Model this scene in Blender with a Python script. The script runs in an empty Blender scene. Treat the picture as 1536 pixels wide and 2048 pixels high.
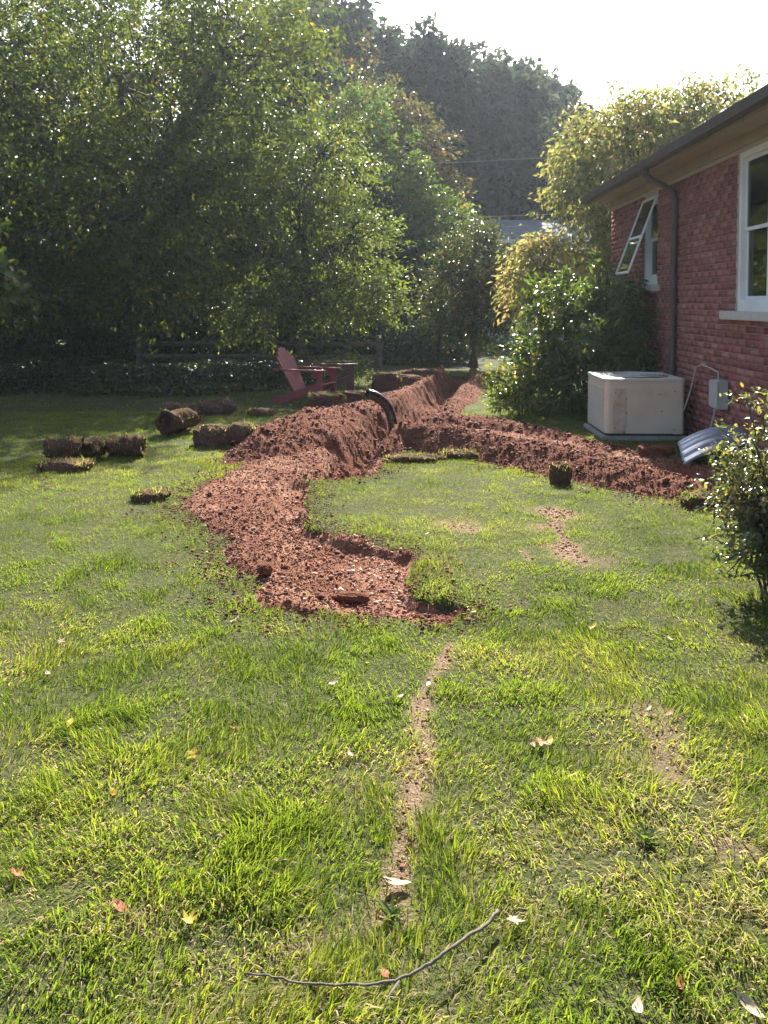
import bpy, bmesh, math, random
import numpy as np
from mathutils import Vector, Matrix

scene = bpy.context.scene
C = bpy.context.collection
R = math.radians

# ------------------------------------------------------------------ camera
CAM_H, F_PX, PP_Y, PITCH = 1.65, 1600.0, 675.0, R(2.5)
cam_d = bpy.data.cameras.new('camera')
cam = bpy.data.objects.new('camera', cam_d)
C.objects.link(cam)
cam.location = (0, 0, CAM_H)
cam.rotation_euler = (math.pi / 2 - PITCH, 0, 0)
cam_d.sensor_fit = 'VERTICAL'
cam_d.sensor_height = 36.0
cam_d.sensor_width = 27.0
cam_d.lens = F_PX / 2048 * 36.0
cam_d.shift_y = -(1024 - PP_Y) / 2048
cam_d.clip_start = 0.05
cam_d.clip_end = 2000
scene.camera = cam
scene.render.resolution_x, scene.render.resolution_y = 768, 1024

# ------------------------------------------------------------------ light
SUN_EL, SUN_AZ = R(38.5), R(8.5)
world = bpy.data.worlds.new('World')
scene.world = world
world.use_nodes = True
wn = world.node_tree.nodes
bg = wn['Background']
sky = wn.new('ShaderNodeTexSky')
sky.sky_type = 'NISHITA'
sky.sun_disc = False
sky.sun_elevation = SUN_EL
sky.sun_rotation = SUN_AZ
sky.air_density = 1.0
sky.dust_density = 2.5
world.node_tree.links.new(sky.outputs[0], bg.inputs[0])
bg.inputs[1].default_value = 0.068
sun_d = bpy.data.lights.new('sun', 'SUN')
sun_d.energy = 4.8
sun_d.angle = R(0.55)
sun_d.color = (1.0, 0.94, 0.84)
sun = bpy.data.objects.new('sun', sun_d)
C.objects.link(sun)
sun_dir = Vector((math.sin(SUN_AZ) * math.cos(SUN_EL), math.cos(SUN_AZ) * math.cos(SUN_EL), math.sin(SUN_EL)))
sun.rotation_euler = sun_dir.to_track_quat('Z', 'Y').to_euler()
sun.location = (6, 20, 20)
vs = scene.view_settings
vs.view_transform = 'Standard'
vs.look = 'None'
vs.exposure = 2.05
vs.gamma = 1.0
vs.use_curve_mapping = False
scene.cycles.max_bounces = 8
scene.cycles.diffuse_bounces = 3
scene.cycles.glossy_bounces = 2
scene.cycles.transmission_bounces = 6
scene.cycles.transparent_max_bounces = 8
scene.cycles.volume_bounces = 0
scene.cycles.use_denoising = True
scene.cycles.sample_clamp_indirect = 4.0

# ------------------------------------------------------------------ helpers
def ray(px, py):
    x, y = (px - 768) / F_PX, -(py - PP_Y) / F_PX
    return Vector((x, math.cos(PITCH) + y * math.sin(PITCH), -math.sin(PITCH) + y * math.cos(PITCH)))

def P(px, py, D):
    r = ray(px, py)
    r = r * (D / r.y)
    return Vector((r.x, r.y, r.z + CAM_H))

def G(px, py, z=0.0):
    r = ray(px, py)
    r = r * ((z - CAM_H) / r.z)
    return Vector((r.x, r.y, z))

def _hash(ix, iy, seed):
    with np.errstate(over='ignore'):
        h = (ix.astype(np.int64) * 374761393 + iy.astype(np.int64) * 668265263 + seed * 982451653) & 0xffffffff
        h = ((h ^ (h >> 13)) * 1274126177) & 0xffffffff
        h = h ^ (h >> 16)
    return (h & 0xffffff) / float(0xffffff)

def vnoise(x, y, seed=0):
    x = np.asarray(x, float); y = np.asarray(y, float)
    ix, iy = np.floor(x), np.floor(y)
    fx, fy = x - ix, y - iy
    fx, fy = fx * fx * (3 - 2 * fx), fy * fy * (3 - 2 * fy)
    a, b = _hash(ix, iy, seed), _hash(ix + 1, iy, seed)
    c, d = _hash(ix, iy + 1, seed), _hash(ix + 1, iy + 1, seed)
    return (a * (1 - fx) + b * fx) * (1 - fy) + (c * (1 - fx) + d * fx) * fy

def fbm(x, y, seed=0, octaves=4):
    s, a, t = 0.0, 1.0, 0.0
    for o in range(octaves):
        s = s + a * vnoise(np.asarray(x) * 2 ** o + 17.3 * o, np.asarray(y) * 2 ** o - 9.1 * o, seed + o)
        t += a; a *= 0.5
    return s / t

def sstep(a, b, x):
    t = np.clip((x - a) / (b - a), 0, 1)
    return t * t * (3 - 2 * t)

def tag(o, label=None, cat=None, group=None, kind=None):
    if label: o['label'] = label
    if cat: o['category'] = cat
    if group: o['group'] = group
    if kind: o['kind'] = kind
    return o

def link(name, me, mat=None, parent=None):
    o = bpy.data.objects.new(name, me)
    C.objects.link(o)
    if mat is not None and len(me.materials) == 0: me.materials.append(mat)
    if parent is not None: o.parent = parent
    return o

def empty(name, loc, rz=0.0):
    o = bpy.data.objects.new(name, None)
    o.empty_display_size = 0.2
    o.location = loc
    o.rotation_euler = (0, 0, rz)
    C.objects.link(o)
    return o

def mesh_np(name, V, Fc, tint=None, smooth=False, extra=None):
    """V (n,3) verts, Fc (m,k) faces all with k corners; tint: a value per face or per vertex"""
    me = bpy.data.meshes.new(name)
    V = np.ascontiguousarray(V, dtype=np.float32); Fc = np.ascontiguousarray(Fc, dtype=np.int32)
    n, m, k = len(V), len(Fc), Fc.shape[1]
    me.vertices.add(n); me.vertices.foreach_set('co', V.ravel())
    me.loops.add(m * k); me.loops.foreach_set('vertex_index', Fc.ravel())
    me.polygons.add(m)
    me.polygons.foreach_set('loop_start', np.arange(0, m * k, k, dtype=np.int32))
    try: me.polygons.foreach_set('loop_total', np.full(m, k, dtype=np.int32))
    except Exception: pass
    if smooth: me.polygons.foreach_set('use_smooth', np.ones(m, dtype=bool))
    me.update(calc_edges=True)
    for nm, arr in ([('tint', tint)] if tint is not None else []) + list((extra or {}).items()):
        at = me.attributes.new(nm, 'FLOAT', 'FACE' if len(arr) == m else 'POINT')
        at.data.foreach_set('value', np.ascontiguousarray(arr, dtype=np.float32))
    return me

class MB:
    """collects boxes, tubes and sheets; build() links them as ONE mesh object"""
    def __init__(s): s.v = []; s.f = []
    def add(s, vs_, fs):
        b = len(s.v); s.v += [tuple(q) for q in vs_]; s.f += [tuple(i + b for i in q) for q in fs]; return s
    def box(s, c, d, M=None):
        x, y, z = d[0] / 2, d[1] / 2, d[2] / 2
        vv = [Vector((sx * x, sy * y, sz * z)) for sz in (-1, 1) for sy in (-1, 1) for sx in (-1, 1)]
        if M is not None: vv = [M @ q for q in vv]
        c = Vector(c)
        return s.add([q + c for q in vv], [(0, 2, 3, 1), (4, 5, 7, 6), (0, 1, 5, 4), (2, 6, 7, 3), (0, 4, 6, 2), (1, 3, 7, 5)])
    def prism(s, prof, a, b, fn):
        """profile points (u,w) pushed from a to b; fn(u,w,t)->xyz"""
        n = len(prof)
        vv = [fn(u, w, a) for u, w in prof] + [fn(u, w, b) for u, w in prof]
        return s.add(vv, [tuple(range(n))[::-1], tuple(range(n, 2 * n))] + [(i, (i + 1) % n, n + (i + 1) % n, n + i) for i in range(n)])
    def tube(s, pts, rad, sides=6, cap=True):
        pts = [Vector(q) for q in pts]
        if not hasattr(rad, '__len__'): rad = [rad] * len(pts)
        b = len(s.v); up = None
        for i, q in enumerate(pts):
            d = (pts[min(i + 1, len(pts) - 1)] - pts[max(i - 1, 0)])
            d = d.normalized() if d.length > 1e-9 else Vector((0, 0, 1))
            if up is None: up = d.orthogonal().normalized()
            up = (up - d * up.dot(d))
            up = up.normalized() if up.length > 1e-6 else d.orthogonal().normalized()
            w = d.cross(up)
            for k in range(sides):
                a = 2 * math.pi * k / sides
                s.v.append(tuple(q + (up * math.cos(a) + w * math.sin(a)) * rad[i]))
        for i in range(len(pts) - 1):
            for k in range(sides):
                k2 = (k + 1) % sides
                s.f.append((b + i * sides + k, b + i * sides + k2, b + (i + 1) * sides + k2, b + (i + 1) * sides + k))
        if cap:
            s.f.append(tuple(b + k for k in range(sides))[::-1])
            s.f.append(tuple(b + (len(pts) - 1) * sides + k for k in range(sides)))
        return s
    def mesh(s, name, bevel=0, smooth=False):
        me = bpy.data.meshes.new(name)
        me.from_pydata([tuple(q) for q in s.v], [], s.f)
        if bevel:
            bm = bmesh.new(); bm.from_mesh(me)
            bmesh.ops.bevel(bm, geom=[e for e in bm.edges], offset=bevel, segments=2, affect='EDGES', clamp_overlap=True)
            bm.to_mesh(me); bm.free()
        if smooth: me.polygons.foreach_set('use_smooth', [True] * len(me.polygons))
        me.update(); return me
    def build(s, name, mat, parent=None, bevel=0, smooth=False):
        return link(name, s.mesh(name, bevel, smooth), mat, parent)

# ------------------------------------------------------------------ materials
def new_mat(name):
    m = bpy.data.materials.new(name); m.use_nodes = True
    nt = m.node_tree; nt.nodes.clear()
    out = nt.nodes.new('ShaderNodeOutputMaterial')
    return m, nt, out

def ramp(nt, fac, stops):
    r = nt.nodes.new('ShaderNodeValToRGB')
    el = r.color_ramp.elements
    while len(el) < len(stops): el.new(0.5)
    for e, (p, c) in zip(el, stops):
        e.position = p; e.color = (*c, 1)
    nt.links.new(fac, r.inputs[0]); return r.outputs[0]

def noise(nt, scale, detail=4, rough=0.6, coord='Object'):
    tc = nt.nodes.new('ShaderNodeTexCoord')
    n = nt.nodes.new('ShaderNodeTexNoise')
    n.inputs['Scale'].default_value = scale; n.inputs['Detail'].default_value = detail; n.inputs['Roughness'].default_value = rough
    nt.links.new(tc.outputs[coord], n.inputs['Vector']); return n.outputs['Fac']

def attr(nt, name):
    a = nt.nodes.new('ShaderNodeAttribute'); a.attribute_name = name; return a.outputs['Fac']

def mixc(nt, fac, a, b, mode='MIX'):
    m = nt.nodes.new('ShaderNodeMix'); m.data_type = 'RGBA'; m.blend_type = mode
    for sock, val in ((m.inputs[0], fac), (m.inputs[6], a), (m.inputs[7], b)):
        if isinstance(val, (int, float)): sock.default_value = val
        elif isinstance(val, tuple): sock.default_value = (*val, 1)
        else: nt.links.new(val, sock)
    return m.outputs[2]

def principled(nt, out, col, rough=0.6, spec=0.5, metal=0.0, bump=None, bump_d=0.01, bump_s=0.5):
    p = nt.nodes.new('ShaderNodeBsdfPrincipled')
    if isinstance(col, tuple): p.inputs['Base Color'].default_value = (*col, 1)
    else: nt.links.new(col, p.inputs['Base Color'])
    if isinstance(rough, (int, float)): p.inputs['Roughness'].default_value = rough
    else: nt.links.new(rough, p.inputs['Roughness'])
    p.inputs['Specular IOR Level'].default_value = spec
    p.inputs['Metallic'].default_value = metal
    if bump is not None:
        b = nt.nodes.new('ShaderNodeBump'); b.inputs['Distance'].default_value = bump_d; b.inputs['Strength'].default_value = bump_s
        nt.links.new(bump, b.inputs['Height']); nt.links.new(b.outputs[0], p.inputs['Normal'])
    nt.links.new(p.outputs[0], out.inputs['Surface']); return p

def simple(name, c1, c2, scale=6, rough=0.6, spec=0.4, metal=0.0, bump_d=0.004, bscale=None):
    m, nt, out = new_mat(name)
    n = noise(nt, scale)
    col = ramp(nt, n, [(0.3, c1), (0.7, c2)])
    principled(nt, out, col, rough, spec, metal, noise(nt, bscale or scale * 4), bump_d)
    return m

def leaf_mat(name, stops, trans=0.5, rough=0.35, spec=0.5, tboost=(1.5, 1.6, 0.6)):
    """leaf: reflected colour from a per-leaf tint, the light that comes through is yellower"""
    m, nt, out = new_mat(name)
    col = ramp(nt, attr(nt, 'tint'), stops)
    p = nt.nodes.new('ShaderNodeBsdfPrincipled')
    nt.links.new(col, p.inputs['Base Color'])
    p.inputs['Roughness'].default_value = rough; p.inputs['Specular IOR Level'].default_value = spec
    t = nt.nodes.new('ShaderNodeBsdfTranslucent')
    nt.links.new(mixc(nt, 1.0, col, tboost, 'MULTIPLY'), t.inputs['Color'])
    mx = nt.nodes.new('ShaderNodeMixShader'); mx.inputs[0].default_value = trans
    nt.links.new(p.outputs[0], mx.inputs[1]); nt.links.new(t.outputs[0], mx.inputs[2])
    nt.links.new(mx.outputs[0], out.inputs['Surface'])
    return m

M = {}
M['grass'] = leaf_mat('grass_blade', [(0.0, (.062, .110, .020)), (0.35, (.125, .188, .030)), (0.62, (.23, .262, .050)), (0.8, (.34, .29, .15)), (1.0, (.50, .42, .28))], 0.55, 0.6, 0.04, (1.55, 1.45, .6))
M['leaf_big'] = leaf_mat('leaf_mid_green', [(0, (.038, .055, .018)), (0.6, (.078, .098, .028)), (0.92, (.13, .14, .04)), (1, (.28, .20, .04))], 0.5, 0.44, 0.38)
M['leaf_fine'] = leaf_mat('leaf_fresh_green', [(0, (.055, .08, .025)), (0.6, (.105, .13, .042)), (0.93, (.16, .17, .06)), (1, (.34, .26, .07))], 0.5, 0.42, 0.55)
M['leaf_brown'] = leaf_mat('leaf_turning', [(0, (.06, .065, .02)), (0.5, (.11, .10, .035)), (0.8, (.17, .12, .045)), (1, (.28, .12, .05))], 0.45, 0.4, 0.4, (1.3, 1.3, .8))
M['leaf_olive'] = leaf_mat('leaf_olive', [(0, (.028, .045, .016)), (0.6, (.06, .075, .022)), (0.9, (.10, .095, .03)), (1, (.25, .12, .03))], 0.4, 0.4, 0.4)
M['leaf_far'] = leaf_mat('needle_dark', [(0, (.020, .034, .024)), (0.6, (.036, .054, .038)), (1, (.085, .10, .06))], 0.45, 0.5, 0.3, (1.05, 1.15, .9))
M['leaf_yellow'] = leaf_mat('leaf_yellow', [(0, (.10, .135, .045)), (0.5, (.23, .235, .085)), (0.85, (.36, .32, .13)), (1, (.42, .25, .13))], 0.5, 0.4, 0.4, (1.35, 1.3, .9))
M['leaf_gloss'] = leaf_mat('leaf_glossy_dark', [(0, (.04, .065, .024)), (0.7, (.085, .12, .036)), (1, (.17, .19, .055))], 0.42, 0.32, 0.5)
M['leaf_sunny'] = leaf_mat('leaf_young', [(0, (.06, .10, .03)), (0.6, (.12, .17, .045)), (0.9, (.20, .20, .06)), (1, (.4, .2, .06))], 0.45, 0.25, 0.6)
M['leaf_box'] = leaf_mat('leaf_bronze', [(0, (.05, .072, .038)), (0.5, (.10, .118, .062)), (0.8, (.17, .165, .09)), (1, (.26, .18, .09))], 0.5, 0.2, 0.8)
M['leaf_ivy'] = leaf_mat('leaf_ivy', [(0, (.02, .035, .016)), (0.7, (.038, .06, .022)), (1, (.07, .10, .035))], 0.25, 0.34, 0.5)
M['bark'] = simple('bark', (.045, .035, .028), (.11, .09, .07), 9, .9, .2, bump_d=.02)
M['twig'] = simple('twig', (.06, .05, .04), (.15, .125, .10), 30, .8, .3, bump_d=.003)
M['mortar'] = simple('mortar', (.42, .37, .32), (.52, .47, .41), 20, .95, .1)
M['stone'] = simple('stone_sill', (.42, .40, .36), (.52, .50, .46), 12, .85, .2)
M['white_paint'] = simple('white_paint', (.66, .66, .63), (.80, .80, .77), 3, .45, .4, bump_d=.001)
M['cream_paint'] = simple('cream_paint', (.36, .31, .215), (.45, .39, .28), 3, .55, .3, bump_d=.001)
M['gutter'] = simple('gutter_brown', (.05, .04, .037), (.085, .065, .06), 5, .5, .4, bump_d=.001)
M['shingle'] = simple('shingle_grey', (.07, .07, .075), (.15, .15, .155), 14, .9, .2, bump_d=.01)
M['wood_fence'] = simple('weathered_wood', (.06, .05, .042), (.14, .12, .10), 10, .85, .2, bump_d=.01)
M['chair_red'] = simple('maroon_resin', (.19, .034, .040), (.24, .048, .054), 4, .5, .3, bump_d=.001)
M['chair_brown'] = simple('brown_wood', (.07, .035, .028), (.12, .06, .045), 6, .5, .4, bump_d=.002)
M['ac_grey'] = simple('louver_grey', (.46, .43, .37), (.55, .51, .44), 4, .5, .4, bump_d=.001)
M['dark'] = simple('dark_metal', (.02, .02, .02), (.04, .04, .04), 6, .5, .4, bump_d=.001)
M['plate'] = simple('plate_silver', (.5, .5, .5), (.62, .62, .6), 6, .35, .5, .4, bump_d=.001)
M['box_grey'] = simple('utility_grey', (.36, .37, .35), (.44, .45, .43), 5, .5, .4, bump_d=.001)
M['concrete'] = simple('concrete', (.24, .23, .21), (.36, .35, .32), 8, .9, .2, bump_d=.006)
M['galv'] = simple('galvanised', (.26, .29, .34), (.40, .43, .48), 5, .34, .5, .75, bump_d=.002)
M['pipe'] = simple('black_pipe', (.012, .012, .014), (.022, .022, .026), 5, .22, .6, bump_d=.0005)
M['wire'] = simple('wire', (.16, .15, .15), (.22, .21, .2), 3, .6, .3)
M['far_wall'] = simple('far_wall', (.42, .42, .42), (.5, .5, .5), 2, .8, .2)
M['far_roof'] = simple('far_roof', (.10, .11, .13), (.15, .16, .18), 2, .85, .2)
M['curtain'] = simple('curtain', (.30, .27, .22), (.42, .38, .31), 3, .9, .1)
M['dark_floor'] = simple('inside_floor', (.06, .05, .04), (.09, .08, .06), 3, .8, .2)
M['leaf_dry'] = leaf_mat('fallen_leaf_tan', [(0, (.28, .19, .12)), (1, (.52, .42, .31))], .3, .6, .3, (1.2, 1.1, .9))
M['leaf_gold'] = leaf_mat('fallen_leaf_gold', [(0, (.42, .28, .03)), (1, (.62, .44, .07))], .35, .5, .3, (1.2, 1.1, .9))
M['leaf_rust'] = leaf_mat('fallen_leaf_rust', [(0, (.22, .07, .03)), (1, (.40, .15, .05))], .3, .6, .3, (1.2, 1.1, .9))
M['leaf_pale'] = leaf_mat('fallen_leaf_pale', [(0, (.32, .25, .19)), (1, (.44, .36, .28))], .15, .7, .1, (1.1, 1.05, .9))

def make_soil_mat(name, dark, mid, pale, amount):
    m, nt, out = new_mat(name)
    n1 = noise(nt, 2.2, 5, .65); n2 = noise(nt, 26, 5, .7); n3 = noise(nt, 110, 3, .6)
    col = ramp(nt, n2, [(0.3, dark), (0.62, mid), (0.92, pale)])
    col2 = ramp(nt, n3, [(0.3, dark), (0.6, mid), (0.9, pale)])
    col = mixc(nt, 0.5, col, col2)
    f = ramp(nt, n1, [(0.45, (0, 0, 0)), (0.7, (amount,) * 3)])
    col = mixc(nt, f, col, pale)
    add = nt.nodes.new('ShaderNodeMath'); add.operation = 'MULTIPLY_ADD'
    nt.links.new(n3, add.inputs[0]); add.inputs[1].default_value = 0.5; nt.links.new(n2, add.inputs[2])
    principled(nt, out, col, .95, .12, 0, add.outputs[0], .03, .9)
    return m
M['soil'] = make_soil_mat('red_clay', (.075, .027, .016), (.17, .060, .033), (.31, .15, .093), .3)
M['soil_pale'] = make_soil_mat('red_clay_dry', (.095, .036, .022), (.21, .086, .050), (.45, .27, .18), .6)
M['soil_dark'] = make_soil_mat('sod_earth', (.055, .028, .018), (.12, .062, .042), (.21, .13, .09), .3)
m, nt, out = new_mat('crumb')
principled(nt, out, ramp(nt, attr(nt, 'tint'), [(0, (.065, .023, .014)), (.5, (.155, .058, .036)), (.8, (.29, .13, .082)), (1, (.54, .36, .26))]), .9, .2)
M['crumb'] = m
m, nt, out = new_mat('brick_red')
bc = ramp(nt, attr(nt, 'tint'), [(0, (.17, .068, .064)), (.4, (.24, .085, .074)), (.75, (.29, .108, .092)), (1, (.34, .17, .145))])
bc = mixc(nt, ramp(nt, noise(nt, 5, 5, .7), [(.5, (0, 0, 0)), (.75, (.45, .45, .45))]), bc, (.36, .25, .21))
principled(nt, out, bc, .9, .2, 0, noise(nt, 60), .003)
M['brick'] = m
m, nt, out = new_mat('lawn_earth')
n2 = noise(nt, 22, 5, .7); n3 = noise(nt, 90, 3, .6)
cg = ramp(nt, n2, [(.3, (.032, .036, .014)), (.55, (.062, .068, .026)), (.8, (.125, .11, .055))])
cs = ramp(nt, n3, [(.25, (.11, .065, .042)), (.55, (.22, .145, .10)), (.85, (.42, .32, .23))])
principled(nt, out, mixc(nt, attr(nt, 'bare'), cg, cs), .95, .1, 0, n3, .02, .8)
M['lawn'] = m
m, nt, out = new_mat('ac_beige')
tc = nt.nodes.new('ShaderNodeTexCoord'); sep = nt.nodes.new('ShaderNodeSeparateXYZ'); nt.links.new(tc.outputs['Object'], sep.inputs[0])
base = ramp(nt, noise(nt, 3), [(.22, (.46, .37, .27)), (.42, (.60, .51, .385)), (.7, (.66, .57, .44))])
principled(nt, out, base, .5, .4)
M['ac_beige'] = m
m, nt, out = new_mat('ac_rusty')
base = ramp(nt, noise(nt, 7, 6, .7), [(.42, (.54, .49, .40)), (.60, (.46, .34, .24)), (.75, (.30, .16, .09))])
principled(nt, out, base, .7, .3)
M['ac_rusty'] = m
m, nt, out = new_mat('window_glass')
gl = nt.nodes.new('ShaderNodeBsdfGlossy'); gl.inputs['Roughness'].default_value = .03; gl.inputs['Color'].default_value = (.8, .85, .85, 1)
tr = nt.nodes.new('ShaderNodeBsdfTransparent'); tr.inputs['Color'].default_value = (.8, .84, .82, 1)
fr = nt.nodes.new('ShaderNodeFresnel'); fr.inputs['IOR'].default_value = 1.55
mx = nt.nodes.new('ShaderNodeMixShader'); nt.links.new(fr.outputs[0], mx.inputs[0]); nt.links.new(tr.outputs[0], mx.inputs[1]); nt.links.new(gl.outputs[0], mx.inputs[2])
nt.links.new(mx.outputs[0], out.inputs['Surface'])
M['glass'] = m

# ------------------------------------------------------------------ ground shape
def gx(pts): return np.array([tuple(G(a, b))[:2] for a, b in pts])

def poly_sd(x, y, poly):
    """signed distance, positive inside"""
    d2 = np.full(x.shape, 1e9); ins = np.zeros(x.shape, bool)
    n = len(poly)
    for i in range(n):
        ax, ay = poly[i]; bx, by = poly[(i + 1) % n]
        ex, ey = bx - ax, by - ay
        t = np.clip(((x - ax) * ex + (y - ay) * ey) / (ex * ex + ey * ey), 0, 1)
        d2 = np.minimum(d2, (x - ax - t * ex) ** 2 + (y - ay - t * ey) ** 2)
        c = ((ay > y) != (by > y)) & (x < (bx - ax) * (y - ay) / (by - ay + 1e-12) + ax)
        ins ^= c
    d = np.sqrt(d2)
    return np.where(ins, d, -d)

def line_d(x, y, pts):
    """distance to a polyline and the value carried along it"""
    best = np.full(x.shape, 1e9); val = np.zeros(x.shape); wid = np.zeros(x.shape)
    for i in range(len(pts) - 1):
        ax, ay = pts[i][:2]; bx, by = pts[i + 1][:2]
        ex, ey = bx - ax, by - ay
        t = np.clip(((x - ax) * ex + (y - ay) * ey) / (ex * ex + ey * ey), 0, 1)
        d = np.hypot(x - ax - t * ex, y - ay - t * ey)
        k = d < best
        best = np.where(k, d, best)
        if len(pts[0]) > 2: val = np.where(k, pts[i][2] + t * (pts[i + 1][2] - pts[i][2]), val)
        if len(pts[0]) > 3: wid = np.where(k, pts[i][3] + t * (pts[i + 1][3] - pts[i][3]), wid)
    return best, val, wid

PATCH = gx([(340, 1020), (400, 975), (470, 935), (490, 890), (600, 870), (700, 885), (770, 920), (745, 950), (680, 957), (622, 962), (608, 1000), (612, 1052),
            (660, 1068), (760, 1090), (825, 1108), (815, 1150), (830, 1192), (900, 1205), (940, 1218), (900, 1252), (820, 1240), (640, 1235), (520, 1222), (495, 1195), (500, 1165), (440, 1125), (440, 1075), (370, 1035)])
CUT = gx([(612, 962), (604, 1052), (660, 1072), (825, 1112), (812, 1150), (830, 1190), (940, 1218), (900, 1250), (700, 1225), (560, 1150), (520, 1050), (560, 980)])
LEFT_BANK = [(-1.5, 8.3, .10, .55), (-1.25, 8.9, .34, .75), (-1.08, 9.4, .43, .9), (-.72, 10.4, .34, .8), (-.30, 11.3, .30, .75), (.08, 12.3, .30, .65), (.52, 14.0, .27, .6), (1.02, 15.6, .30, .55), (1.3, 17.6, .34, .5)]
FAR_BANK = [(.72, 11.2, .16, .40), (1.32, 13.5, .20, .40), (2.0, 17.2, .22, .45)]
FRONT_BANK = [(-.14, 8.55, .16, .36), (.14, 9.2, .30, .44), (.55, 9.15, .30, .52), (1.05, 8.85, .28, .58), (1.6, 8.15, .28, .62), (2.2, 7.3, .24, .58), (2.75, 6.6, .16, .55), (3.2, 5.9, .12, .5)]
BACK_BANK = [(.45, 10.7, .16, .5), (1.2, 10.6, .20, .55), (1.9, 10.0, .18, .5), (2.45, 9.0, .12, .45), (3.1, 7.9, .10, .45)]
TRENCH_A = [(-.46, 7.75), (-.32, 8.9), (.0, 10.2), (.35, 11.2), (.85, 13.6), (1.62, 17.6)]
TRENCH_B = [(.1, 9.95), (.9, 9.75), (1.7, 9.05), (2.3, 8.15), (2.95, 7.2), (3.7, 6.2)]
BARE = [gx([(880, 1225), (900, 1290), (880, 1340), (850, 1390), (838, 1430), (845, 1500), (825, 1590), (810, 1690), (790, 1790), (780, 1850)]),
        gx([(1105, 1030), (1120, 1065), (1145, 1110)]), gx([(905, 1045), (935, 1060)]), gx([(1300, 1430), (1330, 1490), (1350, 1560)]), gx([(1040, 1100), (1060, 1120)]),
        gx([(1440, 1690), (1500, 1720)]), gx([(200, 1830), (270, 1850)]), gx([(560, 1880), (640, 1900)])]
BARES = [.78, .97, .7, .5, .6, .4, .35, .35]
BAREW = [.026, .125, .075, .05, .04, .05, .04, .05]

def base_h(x, y):
    return 0.05 * (fbm(x * .35, y * .35, 5, 3) - .5) + .018 * (fbm(x * 2.3, y * 2.3, 9, 3) - .5) + np.where(y > 60, (np.maximum(y - 60, 0)) * .06, 0)

def bank(x, y, pts, seed):
    d, h, w = line_d(x, y, pts)
    w = w * (.8 + .45 * fbm(x * 1.6, y * 1.6, seed, 3))
    t = np.clip(d / np.maximum(w, .05), 0, 1)
    return h * (.72 + .56 * fbm(x * 1.3, y * 1.3, seed + 3, 3)) * (.5 + .5 * np.cos(np.pi * t)) ** .9 * (t < 1)

def trench_mask(x, y):
    j = (fbm(x * 5, y * 5, 31, 3) - .5) * .16
    da, _, _ = line_d(x, y, TRENCH_A); db, _, _ = line_d(x, y, TRENCH_B)
    a = 1 - sstep(.02, .40, da + j); b = 1 - sstep(.08, .36, db + j)
    return np.maximum(a, b)

def bare_field(x, y):
    b = np.zeros(x.shape)
    for pl, w, st_ in zip(BARE, BAREW, BARES):
        d, _, _ = line_d(x, y, [tuple(q) for q in pl])
        wn_ = w * np.clip(5.0 * (fbm(x * 3.6, y * 3.6, 77, 3) - .26), .22, 2.0)
        b = np.maximum(b, st_ * (1 - sstep(.3, 1.5, d / wn_)))
    return b

def cut_mask(x, y):
    j = (fbm(x * 5, y * 5, 41, 3) - .5) * .14
    return sstep(-.01, .06, poly_sd(x, y, CUT) + j)

def soil_h(x, y):
    lump = .030 * (fbm(x * 5, y * 5, 51, 4) - .5) + .030 * (fbm(x * 17, y * 17, 57, 3) - .5) + .012 * (vnoise(x * 60, y * 60, 58) - .5)
    sd = poly_sd(x, y, PATCH) + .07 + (fbm(x * 4, y * 4, 61, 3) - .5) * .22
    cut = cut_mask(x, y)
    patch = -.07 + .095 * sstep(-.10, .22, sd) - cut * .075
    patch = np.where(sd < -.12, -.3, patch)
    db_, _, _ = line_d(x, y, TRENCH_B)
    patch = np.maximum(patch, -.09 + .11 * (1 - sstep(.5, .85, db_ + (fbm(x * 4, y * 4, 67, 3) - .5) * .25)))
    hs = [patch, bank(x, y, LEFT_BANK, 71) - .085, bank(x, y, FRONT_BANK, 81) - .085, bank(x, y, BACK_BANK, 91) - .085, bank(x, y, FAR_BANK, 101) - .085]
    H = np.stack(hs)
    own = np.argmax(H, axis=0)
    big = np.clip((np.max(H, axis=0) + .03) / .2, 0, 1)
    s = np.max(H, axis=0) + lump * (.9 + 1.3 * big) + base_h(x, y)
    # runnels and slumped clods down the sides of the heaps
    s = s + big * .035 * (fbm(x * 9, y * 4, 63, 2) - .5)
    tm = trench_mask(x, y)
    s = s * (1 - tm) + tm * (-.30 + lump * 3.2)
    own = np.where(tm > .5, 5, own)
    return s, own, tm, cut

def lawn_h(x, y):
    b = base_h(x, y)
    near = (x > -2.8) & (x < 4.6) & (y > 3.4) & (y < 19.2)
    if near.any():
        xs_, ys_ = x[near], y[near]
        s, own, tm, cut = soil_h(xs_, ys_)
        bb = b[near]
        low = np.where((tm > .01), np.minimum(bb, s - .08), bb)
        low = np.where(cut > .02, np.minimum(low, bb - cut * .16), low)
        b = b.copy(); b[near] = low
    return b

def seg(*parts): return np.unique(np.round(np.concatenate(parts), 4))
gxs = seg(-np.geomspace(9, 260, 22), np.arange(-9, -2.4, .14), np.arange(-2.4, 4.2, .045), np.arange(4.2, 7, .14), np.geomspace(7, 260, 22))
gys = seg(np.array([-60, -20, -6, -2, 0]), np.arange(.3, 3.6, .07), np.arange(3.6, 11, .045), np.arange(11, 19, .08), np.geomspace(19, 330, 40))

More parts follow.
